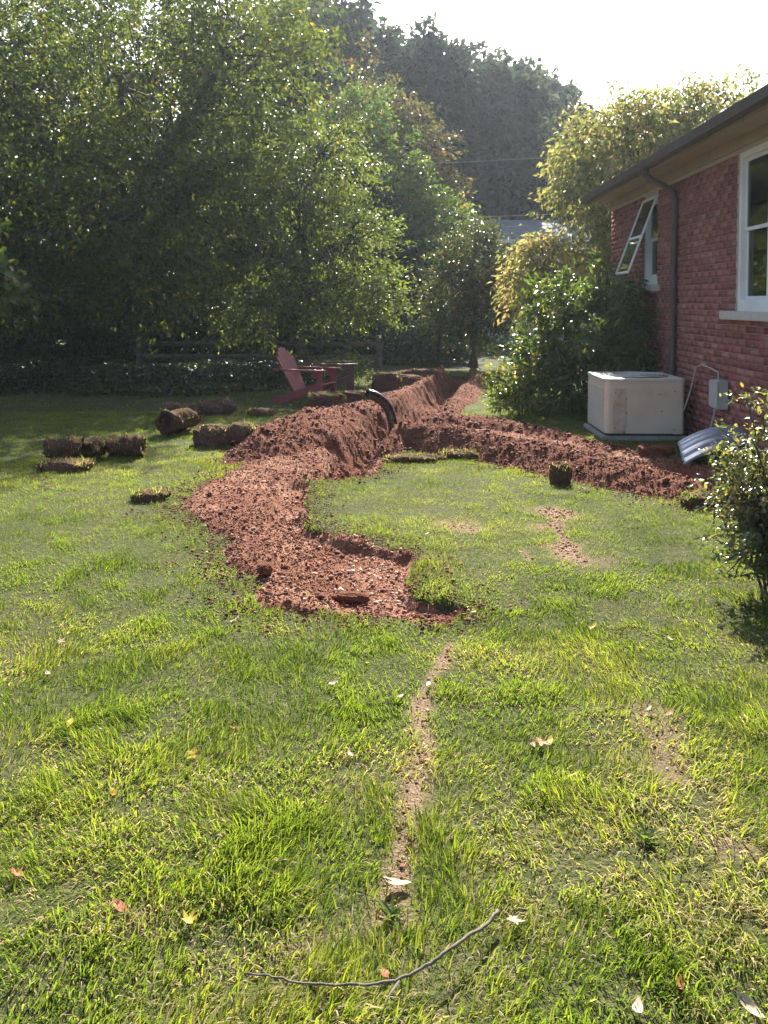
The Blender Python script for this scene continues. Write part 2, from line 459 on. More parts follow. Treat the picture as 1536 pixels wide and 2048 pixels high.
def grid_mesh(name, xs, ys, z, mask=None, extra=None, smooth=True):
    ny, nx = len(ys), len(xs)
    X, Y = np.meshgrid(xs, ys)
    V = np.stack([X.ravel(), Y.ravel(), z.ravel()], 1)
    i = np.arange(ny * nx).reshape(ny, nx)
    q = np.stack([i[:-1, :-1].ravel(), i[:-1, 1:].ravel(), i[1:, 1:].ravel(), i[1:, :-1].ravel()], 1)
    if mask is not None:
        q = q[mask[:-1, :-1].ravel()]
        used = np.unique(q); re = np.full(len(V), -1); re[used] = np.arange(len(used))
        V = V[used]; q = re[q]
        extra = {k: v[used] for k, v in (extra or {}).items()}
    return mesh_np(name, V, q, None, smooth, extra)

X, Y = np.meshgrid(gxs, gys)
Z = lawn_h(X, Y)
nb = (np.abs(X) < 9) & (Y > 0) & (Y < 20)
bare = np.zeros(X.shape); bare[nb] = bare_field(X[nb], Y[nb])
lawn = link('lawn', grid_mesh('lawn', gxs, gys, Z, extra={'bare': bare.ravel()}), M['lawn'])
tag(lawn, 'mown backyard lawn with worn bare streaks', kind='structure')

sxs = np.arange(-2.5, 4.3, .026)
sys_ = seg(np.arange(3.8, 11, .026), np.arange(11, 19, .05))
SX, SY = np.meshgrid(sxs, sys_)
SZ, OWN, TM, CUTM = soil_h(SX, SY)
SB = base_h(SX, SY)
vis = (SZ > SB - .10) | (TM > .01) | ((CUTM > .01) & (SZ > SB - .2))
heap_parts = [(0, 'bare_soil', 'soil_pale'), (1, 'dirt_bank', 'soil'), (2, 'dirt_bank', 'soil'), (3, 'dirt_bank', 'soil'), (4, 'dirt_bank', 'soil'), (5, 'trench', 'soil')]
heap_label = {1: 'high red clay bank heaped along the left side of the long trench',
              2: 'red clay bank heaped between the curved trench and the round lawn',
              3: 'low red clay bank between the curved trench and the air conditioner',
              4: 'narrow red clay bank along the far right side of the long trench'}
for oid, nm, mt in heap_parts:
    mk = vis & (OWN == oid)
    o = link(nm, grid_mesh(nm, sxs, sys_, SZ, mk), M[mt])
    if oid in heap_label: tag(o, heap_label[oid], 'dirt bank', 'banks of dug earth along the trenches')
    elif oid == 0: tag(o, 'bare red soil patch where the turf was cut away', kind='structure')
    else: tag(o, 'narrow dug trench forking in two', kind='structure')

# ------------------------------------------------------------------ grass, thatch and crumbs
def blades(rng, x, y, z, length, width, tint, lean_dir, lean):
    """one curved blade each: 5 verts, 3 triangles"""
    n = len(x)
    dx, dy = np.cos(lean_dir), np.sin(lean_dir)
    fa = rng.uniform(0, 2 * np.pi, n); sx, sy = np.cos(fa), np.sin(fa)
    l1 = length * .55
    mz = np.cos(lean * .7); mh = np.sin(lean * .7)
    tz = np.cos(np.minimum(lean * 1.5, 1.75)); th = np.sin(np.minimum(lean * 1.5, 1.75))
    b = np.stack([x, y, z - .008], 1)
    m = b + np.stack([dx * mh * l1, dy * mh * l1, mz * l1], 1)
    t = m + np.stack([dx * th * (length - l1), dy * th * (length - l1), tz * (length - l1)], 1)
    t[:, 2] = np.maximum(t[:, 2], z + .004)
    s = np.stack([sx, sy, np.zeros(n)], 1) * (width * .5)[:, None]
    V = np.stack([b - s, b + s, m - s * .85, m + s * .85, t], 1).reshape(-1, 3)
    i = np.arange(n)[:, None] * 5
    Fc = np.concatenate([i + np.array([[0, 1, 3]]), i + np.array([[0, 3, 2]]), i + np.array([[2, 3, 4]])], 1).reshape(-1, 3)
    return V, Fc, np.repeat(tint, 3)

rng = np.random.default_rng(4)
gX, gY = [], []
for d0, d1, dens in ((1.35, 2.6, 19000), (2.6, 4.0, 14000), (4.0, 6.0, 9500), (6, 8.5, 6600), (8.5, 12, 3600), (12, 19, 900)):
    hw = .5 * d1 + .55
    xl, xr = -hw, min(hw, 4.3)
    n = int(dens * (xr - xl) * (d1 - d0))
    xx = rng.uniform(xl, xr, n); yy = rng.uniform(d0, d1, n)
    k = np.abs(xx) < .5 * yy + .55
    gX.append(xx[k]); gY.append(yy[k])
gX, gY = np.concatenate(gX), np.concatenate(gY)
lz = lawn_h(gX, gY)
sz, so, st, sc_ = soil_h(gX, gY)
keep = (sz < base_h(gX, gY) - .004) & (st < .05) & (sc_ < .2)
bf = bare_field(gX, gY)
clump = fbm(gX * 7, gY * 7, 201, 3); big = fbm(gX * 1.1, gY * 1.1, 207, 3)
keep &= rng.uniform(0, 1, len(gX)) > bf * .9
keep &= rng.uniform(0, 1, len(gX)) < np.clip(.62 + 2.0 * (clump - .36), .42, 1)
hx = (gX * math.cos(R(1.86)) - gY * math.sin(R(1.86)))
keep &= hx < 3.4
gX, gY, lz, clump, big, bf = (a[keep] for a in (gX, gY, lz, clump, big, bf))
n = len(gX)
dry = np.clip((fbm(gX * 2.2, gY * 2.2, 213, 4) - .42) * 2.2 + np.clip((5.0 - gY) * .055, -.3, .25) + .10 * (gX > .2) + bf * .5, 0, 1)
straw = rng.uniform(0, 1, n) < .06 + (.24 + .24 * sstep(6.0, 3.5, gY)) * dry
tint = np.clip(.30 + .22 * (rng.normal(0, .45, n)) + .28 * (big - .5) + .22 * dry + .04 * np.clip(gY - 5, 0, 3), 0, .66)
tint = np.where(straw, rng.uniform(.72, 1.0, n), tint)
length = (.022 + .026 * clump + .024 * rng.uniform(0, 1, n)) * (1 + .55 * sstep(4.2, 2.6, gY) * rng.uniform(0, 1, n)) * (1 + .45 * sstep(.3, 1.2, gX) * sstep(3.6, 2.4, gY)) * .76 * np.where(gY < 4.2, 1.0, .92) * (1 + .35 * sstep(.55, .72, clump)) * (1 + .25 * sstep(.55, .75, big))
width = rng.uniform(.0028, .0050, n) * (1 + np.clip((gY - 3.5) * .2, 0, 2.2))
ldir = fbm(gX * 2.0, gY * 2.0, 221, 3) * 4 * np.pi + rng.normal(0, .7, n)
lean = np.clip(rng.normal(.85, .34, n) + .25 * (fbm(gX * 3, gY * 3, 227, 2) - .5), .08, 1.4)
lean = np.where(straw, rng.uniform(1.05, 1.5, n), lean)
thin = rng.uniform(0, 1, n) > .42 * np.clip(dry * 1.6 - .5, 0, 1) * sstep(6.5, 4.0, gY)
gX, gY, lz, length, width, tint, ldir, lean = (a[thin] for a in (gX, gY, lz, length, width, tint, ldir, lean))
V, Fc, tt = blades(rng, gX, gY, lz, length, width, tint, ldir, lean)
fk = np.repeat(gY < 5.0, 3) | (np.arange(len(Fc)) % 3 != 1)           # far blades: two triangles are enough
Fc, tt = Fc[fk], tt[fk]
grass = tag(link('grass', mesh_np('grass', V, Fc, tt), M['grass']), 'short uneven grass with dry straw growing over the yard', kind='stuff')

OCT = np.array([[1, 0, 0], [-1, 0, 0], [0, 1, 0], [0, -1, 0], [0, 0, 1], [0, 0, -1]], float)
OCF = np.array([[0, 2, 4], [2, 1, 4], [1, 3, 4], [3, 0, 4], [2, 0, 5], [1, 2, 5], [3, 1, 5], [0, 3, 5]])
def crumbs(rng, x, y, z, r, tint):
    n = len(x)
    Vv = OCT[None] * rng.uniform(.55, 1.25, (n, 6, 1)) + rng.normal(0, .18, (n, 6, 3))
    Vv[:, :, 2] *= .75
    a = rng.uniform(0, 6.28, n); c, s = np.cos(a), np.sin(a)
    Xr = Vv[:, :, 0] * c[:, None] - Vv[:, :, 1] * s[:, None]; Yr = Vv[:, :, 0] * s[:, None] + Vv[:, :, 1] * c[:, None]
    Vv = np.stack([Xr, Yr, Vv[:, :, 2]], 2) * r[:, None, None] + np.stack([x, y, z + r * .3], 1)[:, None]
    Fc = (np.arange(n)[:, None, None] * 6 + OCF[None]).reshape(-1, 3)
    return Vv.reshape(-1, 3), Fc, np.repeat(tint, 8)

rng = np.random.default_rng(8)
cx, cy = [], []
for d0, d1, dens in ((3.9, 6.2, 10500), (6.2, 9, 4200), (9, 12.5, 1600), (12.5, 18, 450)):
    n = int(dens * 6.5 * (d1 - d0)); cx.append(rng.uniform(-2.4, 4.1, n)); cy.append(rng.uniform(d0, d1, n))
cx, cy = np.concatenate(cx), np.concatenate(cy)
s_, o_, t_, c_ = soil_h(cx, cy)
k = (s_ > base_h(cx, cy) - .02) | ((c_ > .5) & (o_ == 0))
k |= t_ > .08
cx, cy, s_, o_ = cx[k], cy[k], s_[k], o_[k]
r = np.clip(np.exp(rng.normal(-5.55, .6, len(cx))), .0022, .028) * (1 + .05 * np.clip(cy - 5, 0, 6)) * np.where(o_ == 0, .95, 1.3)
tn = np.clip(rng.beta(1.5, 2.6, len(cx)) + (o_ == 0) * (.13 + .42 * sstep(-.55, .0, cx) * (cy < 5.9) * (cy > 4.4) * (.3 + 1.2 * fbm(cx * 3, cy * 3, 90, 2))) - .05, 0, 1)
V, Fc, tt = crumbs(rng, cx, cy, s_, r, tn)
tag(link('soil_crumbs', mesh_np('soil_crumbs', V, Fc, tt), M['crumb']), 'loose crumbs of red clay over the dug earth', kind='stuff')
# dirt spilled into the grass round the dug ground
ex = rng.uniform(-2.4, 4.1, 90000); ey = rng.uniform(3.9, 10.5, 90000)
es = soil_h(ex, ey)[0] - base_h(ex, ey)
ek = (es < -.004) & (np.maximum(poly_sd(ex, ey, PATCH) + .07, -line_d(ex, ey, FRONT_BANK)[0] + .42) > -.34 * rng.uniform(0, 1, len(ex)) ** 2.2)
ex, ey = ex[ek][:16000], ey[ek][:16000]
V, Fc, tt = crumbs(rng, ex, ey, lawn_h(ex, ey) + .012, np.clip(np.exp(rng.normal(-5.2, .5, len(ex))), .003, .018), np.clip(rng.beta(1.6, 2.4, len(ex)), 0, 1))
tag(link('soil_crumbs', mesh_np('soil_crumbs', V, Fc, tt), M['crumb']), 'red crumbs spilled into the grass round the dug earth', kind='stuff')
# crumbs on the worn streaks in the lawn
bx = rng.uniform(-1.6, 2.6, 60000); by = rng.uniform(1.6, 7.2, 60000)
kk = bare_field(bx, by) > rng.uniform(.25, 1, len(bx))
kk &= soil_h(bx, by)[0] < base_h(bx, by)
bx, by = bx[kk][:9000], by[kk][:9000]
V, Fc, tt = crumbs(rng, bx, by, lawn_h(bx, by), np.clip(np.exp(rng.normal(-5.3, .45, len(bx))), .003, .013), np.clip(rng.beta(2, 2, len(bx)) + .1, 0, 1))
tag(link('soil_crumbs', mesh_np('soil_crumbs', V, Fc, tt), M['crumb']), 'pale gravelly crumbs along the worn streaks in the lawn', kind='stuff')

# ------------------------------------------------------------------ the house
HA = R(1.86)
def HW(u, v, z): return Vector((v * math.cos(HA) + u * math.sin(HA), u * math.cos(HA) - v * math.sin(HA), z))
# house frame: local x = v (away from the lawn), local y = u (along the wall)
house = empty('brick_house', (0, 0, 0), -HA)
tag(house, 'red brick house with cream eave and white double window', 'house')
WV, U0, U1, WT = 3.45, 3.0, 13.9, 3.375
wins = [(7.05, 8.62, 1.56, 3.22), (11.33, 11.97, 1.90, 3.16)]      # u0,u1,z0,z1 openings
us = sorted({U0, U1} | {w[0] for w in wins} | {w[1] for w in wins})
w = MB()
for a, b in zip(us[:-1], us[1:]):
    op = [q for q in wins if q[0] <= a and q[1] >= b]
    zs = [(-.3, WT)] if not op else [(-.3, op[0][2]), (op[0][3], WT)]
    for z0, z1 in zs: w.box((WV + .11, (a + b) / 2, (z0 + z1) / 2), (.2, b - a, z1 - z0))
w.build('wall', M['mortar'], house)
MB().box((WV + 3.2, U1 - .1, 1.55), (5.95, .2, 3.7)).box((WV + 3.2, U0 + .1, 1.55), (5.95, .2, 3.7)).box((WV + 6.3, (U0 + U1) / 2, 1.55), (.2, U1 - U0, 3.7)).build('rear_wall', M['brick'], house)
MB().box((WV + 3.2, (U0 + U1) / 2, .7), (5.9, U1 - U0 - .4, .1)).build('floor_slab', M['dark_floor'], house)
MB().box((WV + 3.2, (U0 + U1) / 2, 3.47), (5.9, U1 - U0 - .4, .06)).build('ceiling_board', M['dark_floor'], house)
# bricks, laid in running bond
rb = random.Random(3)
BL, BH, BJ = .203, .065, .010
allb = []
row = 0; z = -.16
while z + BH < 3.27:
    u = U0 - (BL + BJ) * (.5 if row % 2 else 0)
    while u < U1:
        pieces = [(max(u, U0), min(u + BL, U1))]
        for (a, b, z0, z1) in wins:
            if z + BH * .4 > z0 - .09 and z < z1 + .005:
                a2, b2 = (a - .06, b + .06) if z < z0 else (a, b)
                nxt = []
                for p0, p1 in pieces:
                    if p1 <= a2 or p0 >= b2: nxt.append((p0, p1))
                    else:
                        if p0 < a2 - .03: nxt.append((p0, a2 - .006))
                        if p1 > b2 + .03: nxt.append((b2 + .006, p1))
                pieces = nxt
        for p0, p1 in pieces:
            if p1 - p0 > .03: allb.append((p0, p1, z))
        u += BL + BJ
    z += BH + BJ; row += 1
def brick_key(b):
    u, zz = (b[0] + b[1]) / 2, b[2]
    vis_ = u > 7.75 and zz > .38 and zz < 3.25
    return (0 if vis_ else 1, u)
allb.sort(key=brick_key)
def brick_verts(L, rnd):
    d = .055
    return [(-d / 2 if sx < 0 else d / 2, sy * L / 2 + rnd.uniform(-.002, .002), sz * BH / 2 + rnd.uniform(-.0015, .0015)) for sz in (-1, 1) for sy in (-1, 1) for sx in (-1, 1)]
BF = [(0, 2, 3, 1), (4, 5, 7, 6), (0, 1, 5, 4), (2, 6, 7, 3), (0, 4, 6, 2), (1, 3, 7, 5)]
bmeshes = {}
def brick_mesh(L):
    key = (round(L, 2), rb.randrange(9))
    if key not in bmeshes:
        bmeshes[key] = mesh_np('brick', np.array(brick_verts(L, rb)), np.array(BF), np.full(6, min(1, max(0, rb.gauss(.5, .26)))))
        bmeshes[key].materials.append(M['brick'])
    return bmeshes[key]
for p0, p1, z in allb[:296]:
    o = link('brick', brick_mesh(p1 - p0), None, house)
    o.location = (WV + .0275 - .005 + rb.uniform(-.0015, .001), (p0 + p1) / 2, z + BH / 2)
V, Fq, tn = [], [], []
for p0, p1, z in allb[296:]:
    b = len(V); off = rb.uniform(-.0015, .001)
    V += [(q[0] + WV + .0225 + off, q[1] + (p0 + p1) / 2, q[2] + z + BH / 2) for q in brick_verts(p1 - p0, rb)]
    Fq += [tuple(i + b for i in f) for f in BF]; tn += [min(1, max(0, rb.gauss(.5, .26)))] * 6
tag(link('brick_courses', mesh_np('brick_courses', np.array(V), np.array(Fq), np.array(tn)), M['brick'], house), kind='stuff')
# eave, gutter and roof
MB().box((WV - .012, (U0 + U1) / 2, 3.315), (.024, U1 - U0 + .04, .115)).build('frieze_board', M['cream_paint'], house)
MB().box((WV - .165, (U0 + U1) / 2, 3.385), (.37, U1 - U0 + .3, .02)).build('soffit', M['cream_paint'], house)
MB().box((WV - .36, (U0 + U1) / 2, 3.405), (.02, U1 - U0 + .32, .16)).build('fascia', M['cream_paint'], house)
gp = [(-.005, .0), (-.005, -.10), (-.07, -.125), (-.115, -.10), (-.125, -.01), (-.118, -.01), (-.108, -.093), (-.07, -.115), (-.012, -.095), (-.012, 0)]
MB().prism(gp, U0 - .2, U1 + .2, lambda a, b, t: (WV - .368 + a, t, 3.465 + b)).build('gutter', M['gutter'], house)
MB().prism([(WV - .43, 3.475), (WV - .43, 3.50), (WV + 3.3, 5.06), (WV + 7.0, 3.50), (WV + 7.0, 3.475), (WV + 3.3, 5.02)], U0 - .3, U1 + .18, lambda a, b, t: (a, t, b)).build('roof', M['shingle'], house)
MB().prism([(WV, 3.425), (WV + 3.3, 4.95), (WV + 6.4, 3.425)], U1 - .2, U1, lambda a, b, t: (a, t, b)).build('gable', M['cream_paint'], house)
dsu = 10.45
MB().tube([(WV - .43, dsu, 3.36), (WV - .43, dsu, 3.29), (WV - .36, dsu, 3.22), (WV - .20, dsu, 3.15), (WV - .08, dsu, 3.07), (WV - .052, dsu, 2.95), (WV - .052, dsu, 1.6), (WV - .052, dsu, .25), (WV - .10, dsu, .12), (WV - .22, dsu, .06)], .04, 10).build('downspout', M['gutter'], house, smooth=True)

def window(u0, u1, z0, z1, lights):
    x = WV + .07
    fr = MB()
    c = .065
    fr.box((x, u0 + c / 2, (z0 + z1) / 2), (.09, c, z1 - z0)).box((x, u1 - c / 2, (z0 + z1) / 2), (.09, c, z1 - z0))
    fr.box((x, (u0 + u1) / 2, z1 - c / 2), (.094, u1 - u0 - 2 * c, c)).box((x - .01, (u0 + u1) / 2, z0 + .06), (.12, u1 - u0 - 2 * c, .12))
    root = fr.build('window', M['white_paint'], house)
    n = lights; mull = .15
    wd = (u1 - u0 - 2 * c - mull * (n - 1)) / n
    for i in range(n):
        a = u0 + c + i * (wd + mull)
        if i: MB().box((x - .005, a - mull / 2, (z0 + .12 + z1 - c) / 2), (.10, mull, z1 - c - z0 - .12)).build('mullion', M['white_paint'], root)
        zm = (z0 + .12 + z1 - c) / 2
        for (s0, s1, off) in ((z0 + .12, zm + .02, .012), (zm - .02, z1 - c, -.008)):
            sb = MB(); t = .038
            xx = x + .01 + off
            sb.box((xx, a + t / 2, (s0 + s1) / 2), (.016, t, s1 - s0)).box((xx, a + wd - t / 2, (s0 + s1) / 2), (.016, t, s1 - s0))
            sb.box((xx, a + wd / 2, s0 + t / 2), (.015, wd - 2 * t, t)).box((xx, a + wd / 2, s1 - t / 2), (.015, wd - 2 * t, t))
            sb.build('sash', M['white_paint'], root)
            MB().box((xx, a + wd / 2, (s0 + s1) / 2), (.005, wd - 2 * t, s1 - s0 - 2 * t)).build('pane', M['glass'], root)
        cm = MB(); k = 14
        for side in (0, 1):
            w0 = a + (.0 if not side else wd * .72); ww = wd * .30
            pts = [(x + .16 + .02 * math.sin(j * 2.4), w0 + ww * j / k) for j in range(k + 1)]
            cm.add([(p, q, z0 + .1) for p, q in pts] + [(p, q, z1 - .02) for p, q in pts], [(j, j + 1, k + 2 + j, k + 1 + j) for j in range(k)])
        cm.build('curtain', M['curtain'], root)
    MB().box((WV - .01, (u0 + u1) / 2, z0 - .045), (.20, u1 - u0 + .30, .09)).build('sill', M['stone'], root, bevel=.006)
    return root
window(*wins[0], 2)
fw = window(*wins[1], 1)
# storm sash hinged at its top and propped open
u0, u1, z0, z1 = wins[1]
ang = math.atan2(.40, 1.10); L = 1.15
def sw(u, t, off=0.0): return Vector((WV - .015 - math.sin(ang) * t + off * math.cos(ang), u, z1 - .02 - math.cos(ang) * t + off * math.sin(ang)))
def bar(mb, a, b, wd=.034, th=.022, side=Vector((0, 1, 0))):
    d = (b - a); ln = d.length; d = d.normalized(); s = side.normalized(); n_ = d.cross(s).normalized(); s = n_.cross(d)
    mb.box((a + b) / 2, (wd, ln, th), Matrix((s, d, n_)).transposed())
sb = MB()
bar(sb, sw(u0, 0), sw(u0, L)); bar(sb, sw(u1, 0), sw(u1, L))
cr = Vector((math.sin(ang), 0, math.cos(ang)))
for t in (.017, .60, L - .017): bar(sb, sw(u0 + .017, t), sw(u1 - .017, t), side=cr)
st_ = sb.build('storm_sash', M['white_paint'], house)
st_['label'] = 'white framed storm sash hinged open at its top'
MB().add([sw(u0 + .015, .03), sw(u1 - .015, .03), sw(u1 - .015, L - .03), sw(u0 + .015, L - .03), sw(u0 + .015, .03, .004), sw(u1 - .015, .03, .004), sw(u1 - .015, L - .03, .004), sw(u0 + .015, L - .03, .004)],
         [(0, 1, 2, 3), (7, 6, 5, 4), (0, 4, 5, 1), (1, 5, 6, 2), (2, 6, 7, 3), (3, 7, 4, 0)]).build('storm_pane', M['glass'], st_)
# disconnect box and conduit on the wall
bxr = empty('disconnect_box', HW(8.82, WV - .075, .50), -HA)
tag(bxr, 'grey electrical disconnect box on the brick wall beside the air conditioner', 'electrical box')
MB().box((0, 0, .15), (.11, .23, .31)).build('cabinet', M['box_grey'], bxr, bevel=.006)
MB().box((-.06, 0, .155), (.012, .24, .28)).build('lid', M['box_grey'], bxr, bevel=.003)
MB().tube([(0, .03, .30), (0, .03, .36), (.01, .06, .385), (.02, .30, .41), (.01, .55, .43), (-.03, .62, .40), (-.06, .72, .1), (-.10, .80, -.12), (-.14, .82, -.26)], .008, 8).build('cable', M['box_grey'], bxr, smooth=True)
MB().tube([(-.01, .07, 0), (-.01, .09, -.08), (-.04, .16, -.3), (-.06, .2, -.46)], .011, 8).build('conduit', M['box_grey'], bxr, smooth=True)

# ------------------------------------------------------------------ air conditioner
AU, AV = 9.62, 2.34
slab = MB().box((0, 0, 0), (1.02, 1.05, .07)).build('concrete_slab', M['concrete'], None, bevel=.008)
slab.location = HW(AU + .5, AV + .47, .015); slab.rotation_euler = (0, 0, -HA)
tag(slab, 'thin concrete slab under the beige air conditioner', 'slab')
ac = empty('air_conditioner', HW(AU, AV, .052), -HA)
tag(ac, 'boxy beige air conditioner with rust streaked corner standing by the house', 'air conditioner')
AW, AD, AH = .95, .98, .665
def rrect(w_, d_, r_, n_=5, inset=0.0):
    pts = []
    for (cx_, cy_, a0) in ((w_ - r_, r_, -90), (w_ - r_, d_ - r_, 0), (r_, d_ - r_, 90), (r_, r_, 180)):
        for i in range(n_ + 1):
            a = R(a0 + 90 * i / n_); pts.append((cx_ + (r_ - inset) * math.cos(a), cy_ + (r_ - inset) * math.sin(a)))
    return pts
MB().prism(rrect(AW, AD, .06), .03, AH - .02, lambda a, b, t: (a, b, t)).build('cabinet', M['ac_beige'], ac)
MB().prism(rrect(AW - .03, AD - .03, .05), 0, .03, lambda a, b, t: (a + .015, b + .015, t)).build('base_pan', M['dark'], ac)
cap_pts = rrect(AW + .02, AD + .02, .07)
MB().prism(cap_pts, AH - .02, AH + .022, lambda a, b, t: (a - .01, b - .01, t)).build('top_cap', M['ac_grey'], ac, bevel=.006)
MB().prism([(.40 * math.cos(a) + AW / 2, .40 * math.sin(a) + AD / 2) for a in [2 * math.pi * i / 28 for i in range(28)]], AH + .018, AH + .026, lambda a, b, t: (a, b, t)).build('fan_shade_disc', M['dark'], ac)  # solid dark disc on the cap, imitates the shaded hollow under the grille
gr = MB()
for rr in (.08, .13, .18, .23, .28, .33, .38):
    gr.tube([(AW / 2 + rr * math.cos(2 * math.pi * i / 28), AD / 2 + rr * math.sin(2 * math.pi * i / 28), AH + .034) for i in range(29)], .0045, 5, cap=False)
for i in range(8):
    a = 2 * math.pi * i / 8
    gr.tube([(AW / 2 + .06 * math.cos(a), AD / 2 + .06 * math.sin(a), AH + .036), (AW / 2 + .41 * math.cos(a), AD / 2 + .41 * math.sin(a), AH + .034)], .005, 5)
gr.tube([(AW / 2, AD / 2, AH + .024), (AW / 2, AD / 2, AH + .042)], .075, 16)
gr.build('fan_grille', M['ac_grey'], ac)
for i in range(16):                                                    # pressed louvres of the side facing the lawn
    MB().box((-.004, AD / 2, .08 + i * .032), (.012, AD - .16, .017), Matrix.Rotation(R(22), 3, 'Y')).build('louver', M['ac_grey'], ac)
MB().box((.165, -.004, .30), (.15, .010, .54)).build('service_panel', M['ac_rusty'], ac, bevel=.002)['label'] = 'rust streaked service panel'
MB().box((.86, -.003, .30), (.10, .008, .55)).build('corner_panel', M['ac_beige'], ac, bevel=.002)
MB().box((.62, -.004, .51), (.075, .010, .022)).build('name_plate', M['plate'], ac, bevel=.002)
for sx, sz in ((.10, .10), (.10, .52), (.23, .28), (.23, .45), (.80, .08), (.80, .54), (.65, .30)):
    MB().tube([(sx + .02, -.001, sz), (sx + .02, -.012, sz)], .007, 8).build('screw', M['dark'], ac)

# ------------------------------------------------------------------ bent metal sheet
def metal_sheet():
    nu, nv = 26, 57
    V = []; F_ = []
    for j in range(nv):
        t = j / (nv - 1)
        for i in range(nu):
            s = i / (nu - 1)
            # s runs from the curled left end to the right, t across the ribs
            ridge = .020 * (abs(((t * 4.5) % 1) - .12) < .10) + .006 * math.sin(t * 28)
            bend = .30 * (1 - (1 - s) ** 2.4)
            x = -.52 + .95 * s + .10 * (t - .5) * (1 - s)
            y = (t - .5) * .80 * (1 - .25 * s) + .06 * math.sin(3 * s)
            zz = .02 + bend * .75 + ridge + .22 * t * (.5 + .5 * s) + .06 * math.sin(2.6 * t + s)
            V.append((x, y, zz))
    n0 = len(V)
    V += [(x, y, z - .004) for x, y, z in V]
    for j in range(nv - 1):
        for i in range(nu - 1):
            a = j * nu + i
            F_.append((a, a + 1, a + nu + 1, a + nu)); F_.append((n0 + a, n0 + a + nu, n0 + a + nu + 1, n0 + a + 1))
    for j in range(nv - 1):
        for i in (0, nu - 1):
            a = j * nu + i; F_.append((a, a + nu, n0 + a + nu, n0 + a))
    for i in range(nu - 1):
        for j in (0, nv - 1):
            a = j * nu + i; F_.append((a, n0 + a, n0 + a + 1, a + 1))
    m_ = MB(); m_.add(V, F_); return m_
ms = metal_sheet().build('metal_sheet', M['galv'], None, smooth=True)
ms.scale = (.82, .82, .82)
ms.location = (3.50, 8.2, 0.0); ms.rotation_euler = (0, 0, R(-8))
tag(ms, 'bent ribbed sheet of grey metal lying by the house wall', 'metal sheet')

# ------------------------------------------------------------------ foliage
def leaf_mesh(name, pos, adir, nrm, length, width, tint, six=False):
    n = len(pos)
    adir = adir / (np.linalg.norm(adir, axis=1, keepdims=True) + 1e-9)
    s = np.cross(adir, nrm); s /= (np.linalg.norm(s, axis=1, keepdims=True) + 1e-9)
    nn = np.cross(s, adir)
    L = length[:, None]; W = width[:, None] * .5
    if not six:
        V = np.stack([pos, pos + adir * L * .45 + s * W + nn * W * .35, pos + adir * L - nn * L * .12, pos + adir * L * .45 - s * W + nn * W * .35], 1)
        Fc = (np.arange(n)[:, None, None] * 4 + np.array([[[0, 1, 2], [0, 2, 3]]])).reshape(-1, 3); k = 2
    else:
        V = np.stack([pos, pos + adir * L * .30 + s * W * .85 + nn * W * .3, pos + adir * L * .68 + s * W * .8 + nn * (W * .3 - L * .03), pos + adir * L - nn * L * .14,
                      pos + adir * L * .68 - s * W * .8 + nn * (W * .3 - L * .03), pos + adir * L * .30 - s * W * .85 + nn * W * .3, pos + adir * L * .5 - nn * L * .02], 1)
        Fc = (np.arange(n)[:, None, None] * 7 + np.array([[[0, 1, 6], [1, 2, 6], [2, 3, 6], [3, 4, 6], [4, 5, 6], [5, 0, 6]]])).reshape(-1, 3); k = 6
    return mesh_np(name, V.reshape(-1, 3), Fc, np.repeat(tint, k))

def rand_dir(rng, n):
    v = rng.normal(0, 1, (n, 3)); return v / np.linalg.norm(v, axis=1, keepdims=True)

def crown_pts(rng, lobes, n_cl, per, spread, shell=.5, rough_=.35, seed=0, zmin=.15):
    lob = np.array(lobes, float)
    wgt = lob[:, 3] * lob[:, 5] + lob[:, 3] * lob[:, 4]; wgt /= wgt.sum()
    li = rng.choice(len(lob), n_cl, p=wgt)
    d = rand_dir(rng, n_cl)
    az = np.arctan2(d[:, 1], d[:, 0])
    bump = 1 - rough_ + 2 * rough_ * fbm(az * 1.7 + li * 7.1, d[:, 2] * 2.6 + li * 3.3, seed + 300, 3)
    r_ = (shell + (1 - shell) * rng.uniform(0, 1, n_cl) ** .6) * bump
    c = lob[li, :3] + d * lob[li, 3:6] * r_[:, None]
    out = d * np.array([1, 1, .7]) + np.array([0, 0, .1])
    k = c[:, 2] > zmin
    return c[k], out[k]

def crown_mesh(name, rng, c, out, per, spread, size, ratio, droop, tint_c, tint_s=.22, six=False, up=.8):
    n = len(c) * per
    ci = np.repeat(np.arange(len(c)), per)
    o = out[ci] / (np.linalg.norm(out[ci], axis=1, keepdims=True) + 1e-9)
    t = rng.uniform(-1, 1, n)
    # leaves hang on short sprays that run outwards and sag
    pos = c[ci] + o * (t * spread * 1.3)[:, None] + rng.normal(0, spread * .55, (n, 3)) * np.array([1, 1, .6])
    pos[:, 2] -= droop * spread * (t + 1) ** 2 * .5
    pos[:, 2] = np.maximum(pos[:, 2], .02)
    ad = o * .8 + rand_dir(rng, n) * .9 + np.array([0, 0, -droop])
    nr = rand_dir(rng, n) * .8 + np.array([0, 0, up]) + o * .3
    ln = size * rng.uniform(.65, 1.3, n)
    ct = np.clip(tint_c + rng.normal(0, .16, len(c)), 0, 1)
    tt = np.clip(ct[ci] + rng.normal(0, tint_s, n), 0, .95)
    tt = np.where(rng.uniform(0, 1, n) < .012, 1.0, tt)
    return leaf_mesh(name, pos, ad, nr, ln, ln * ratio, tt, six)

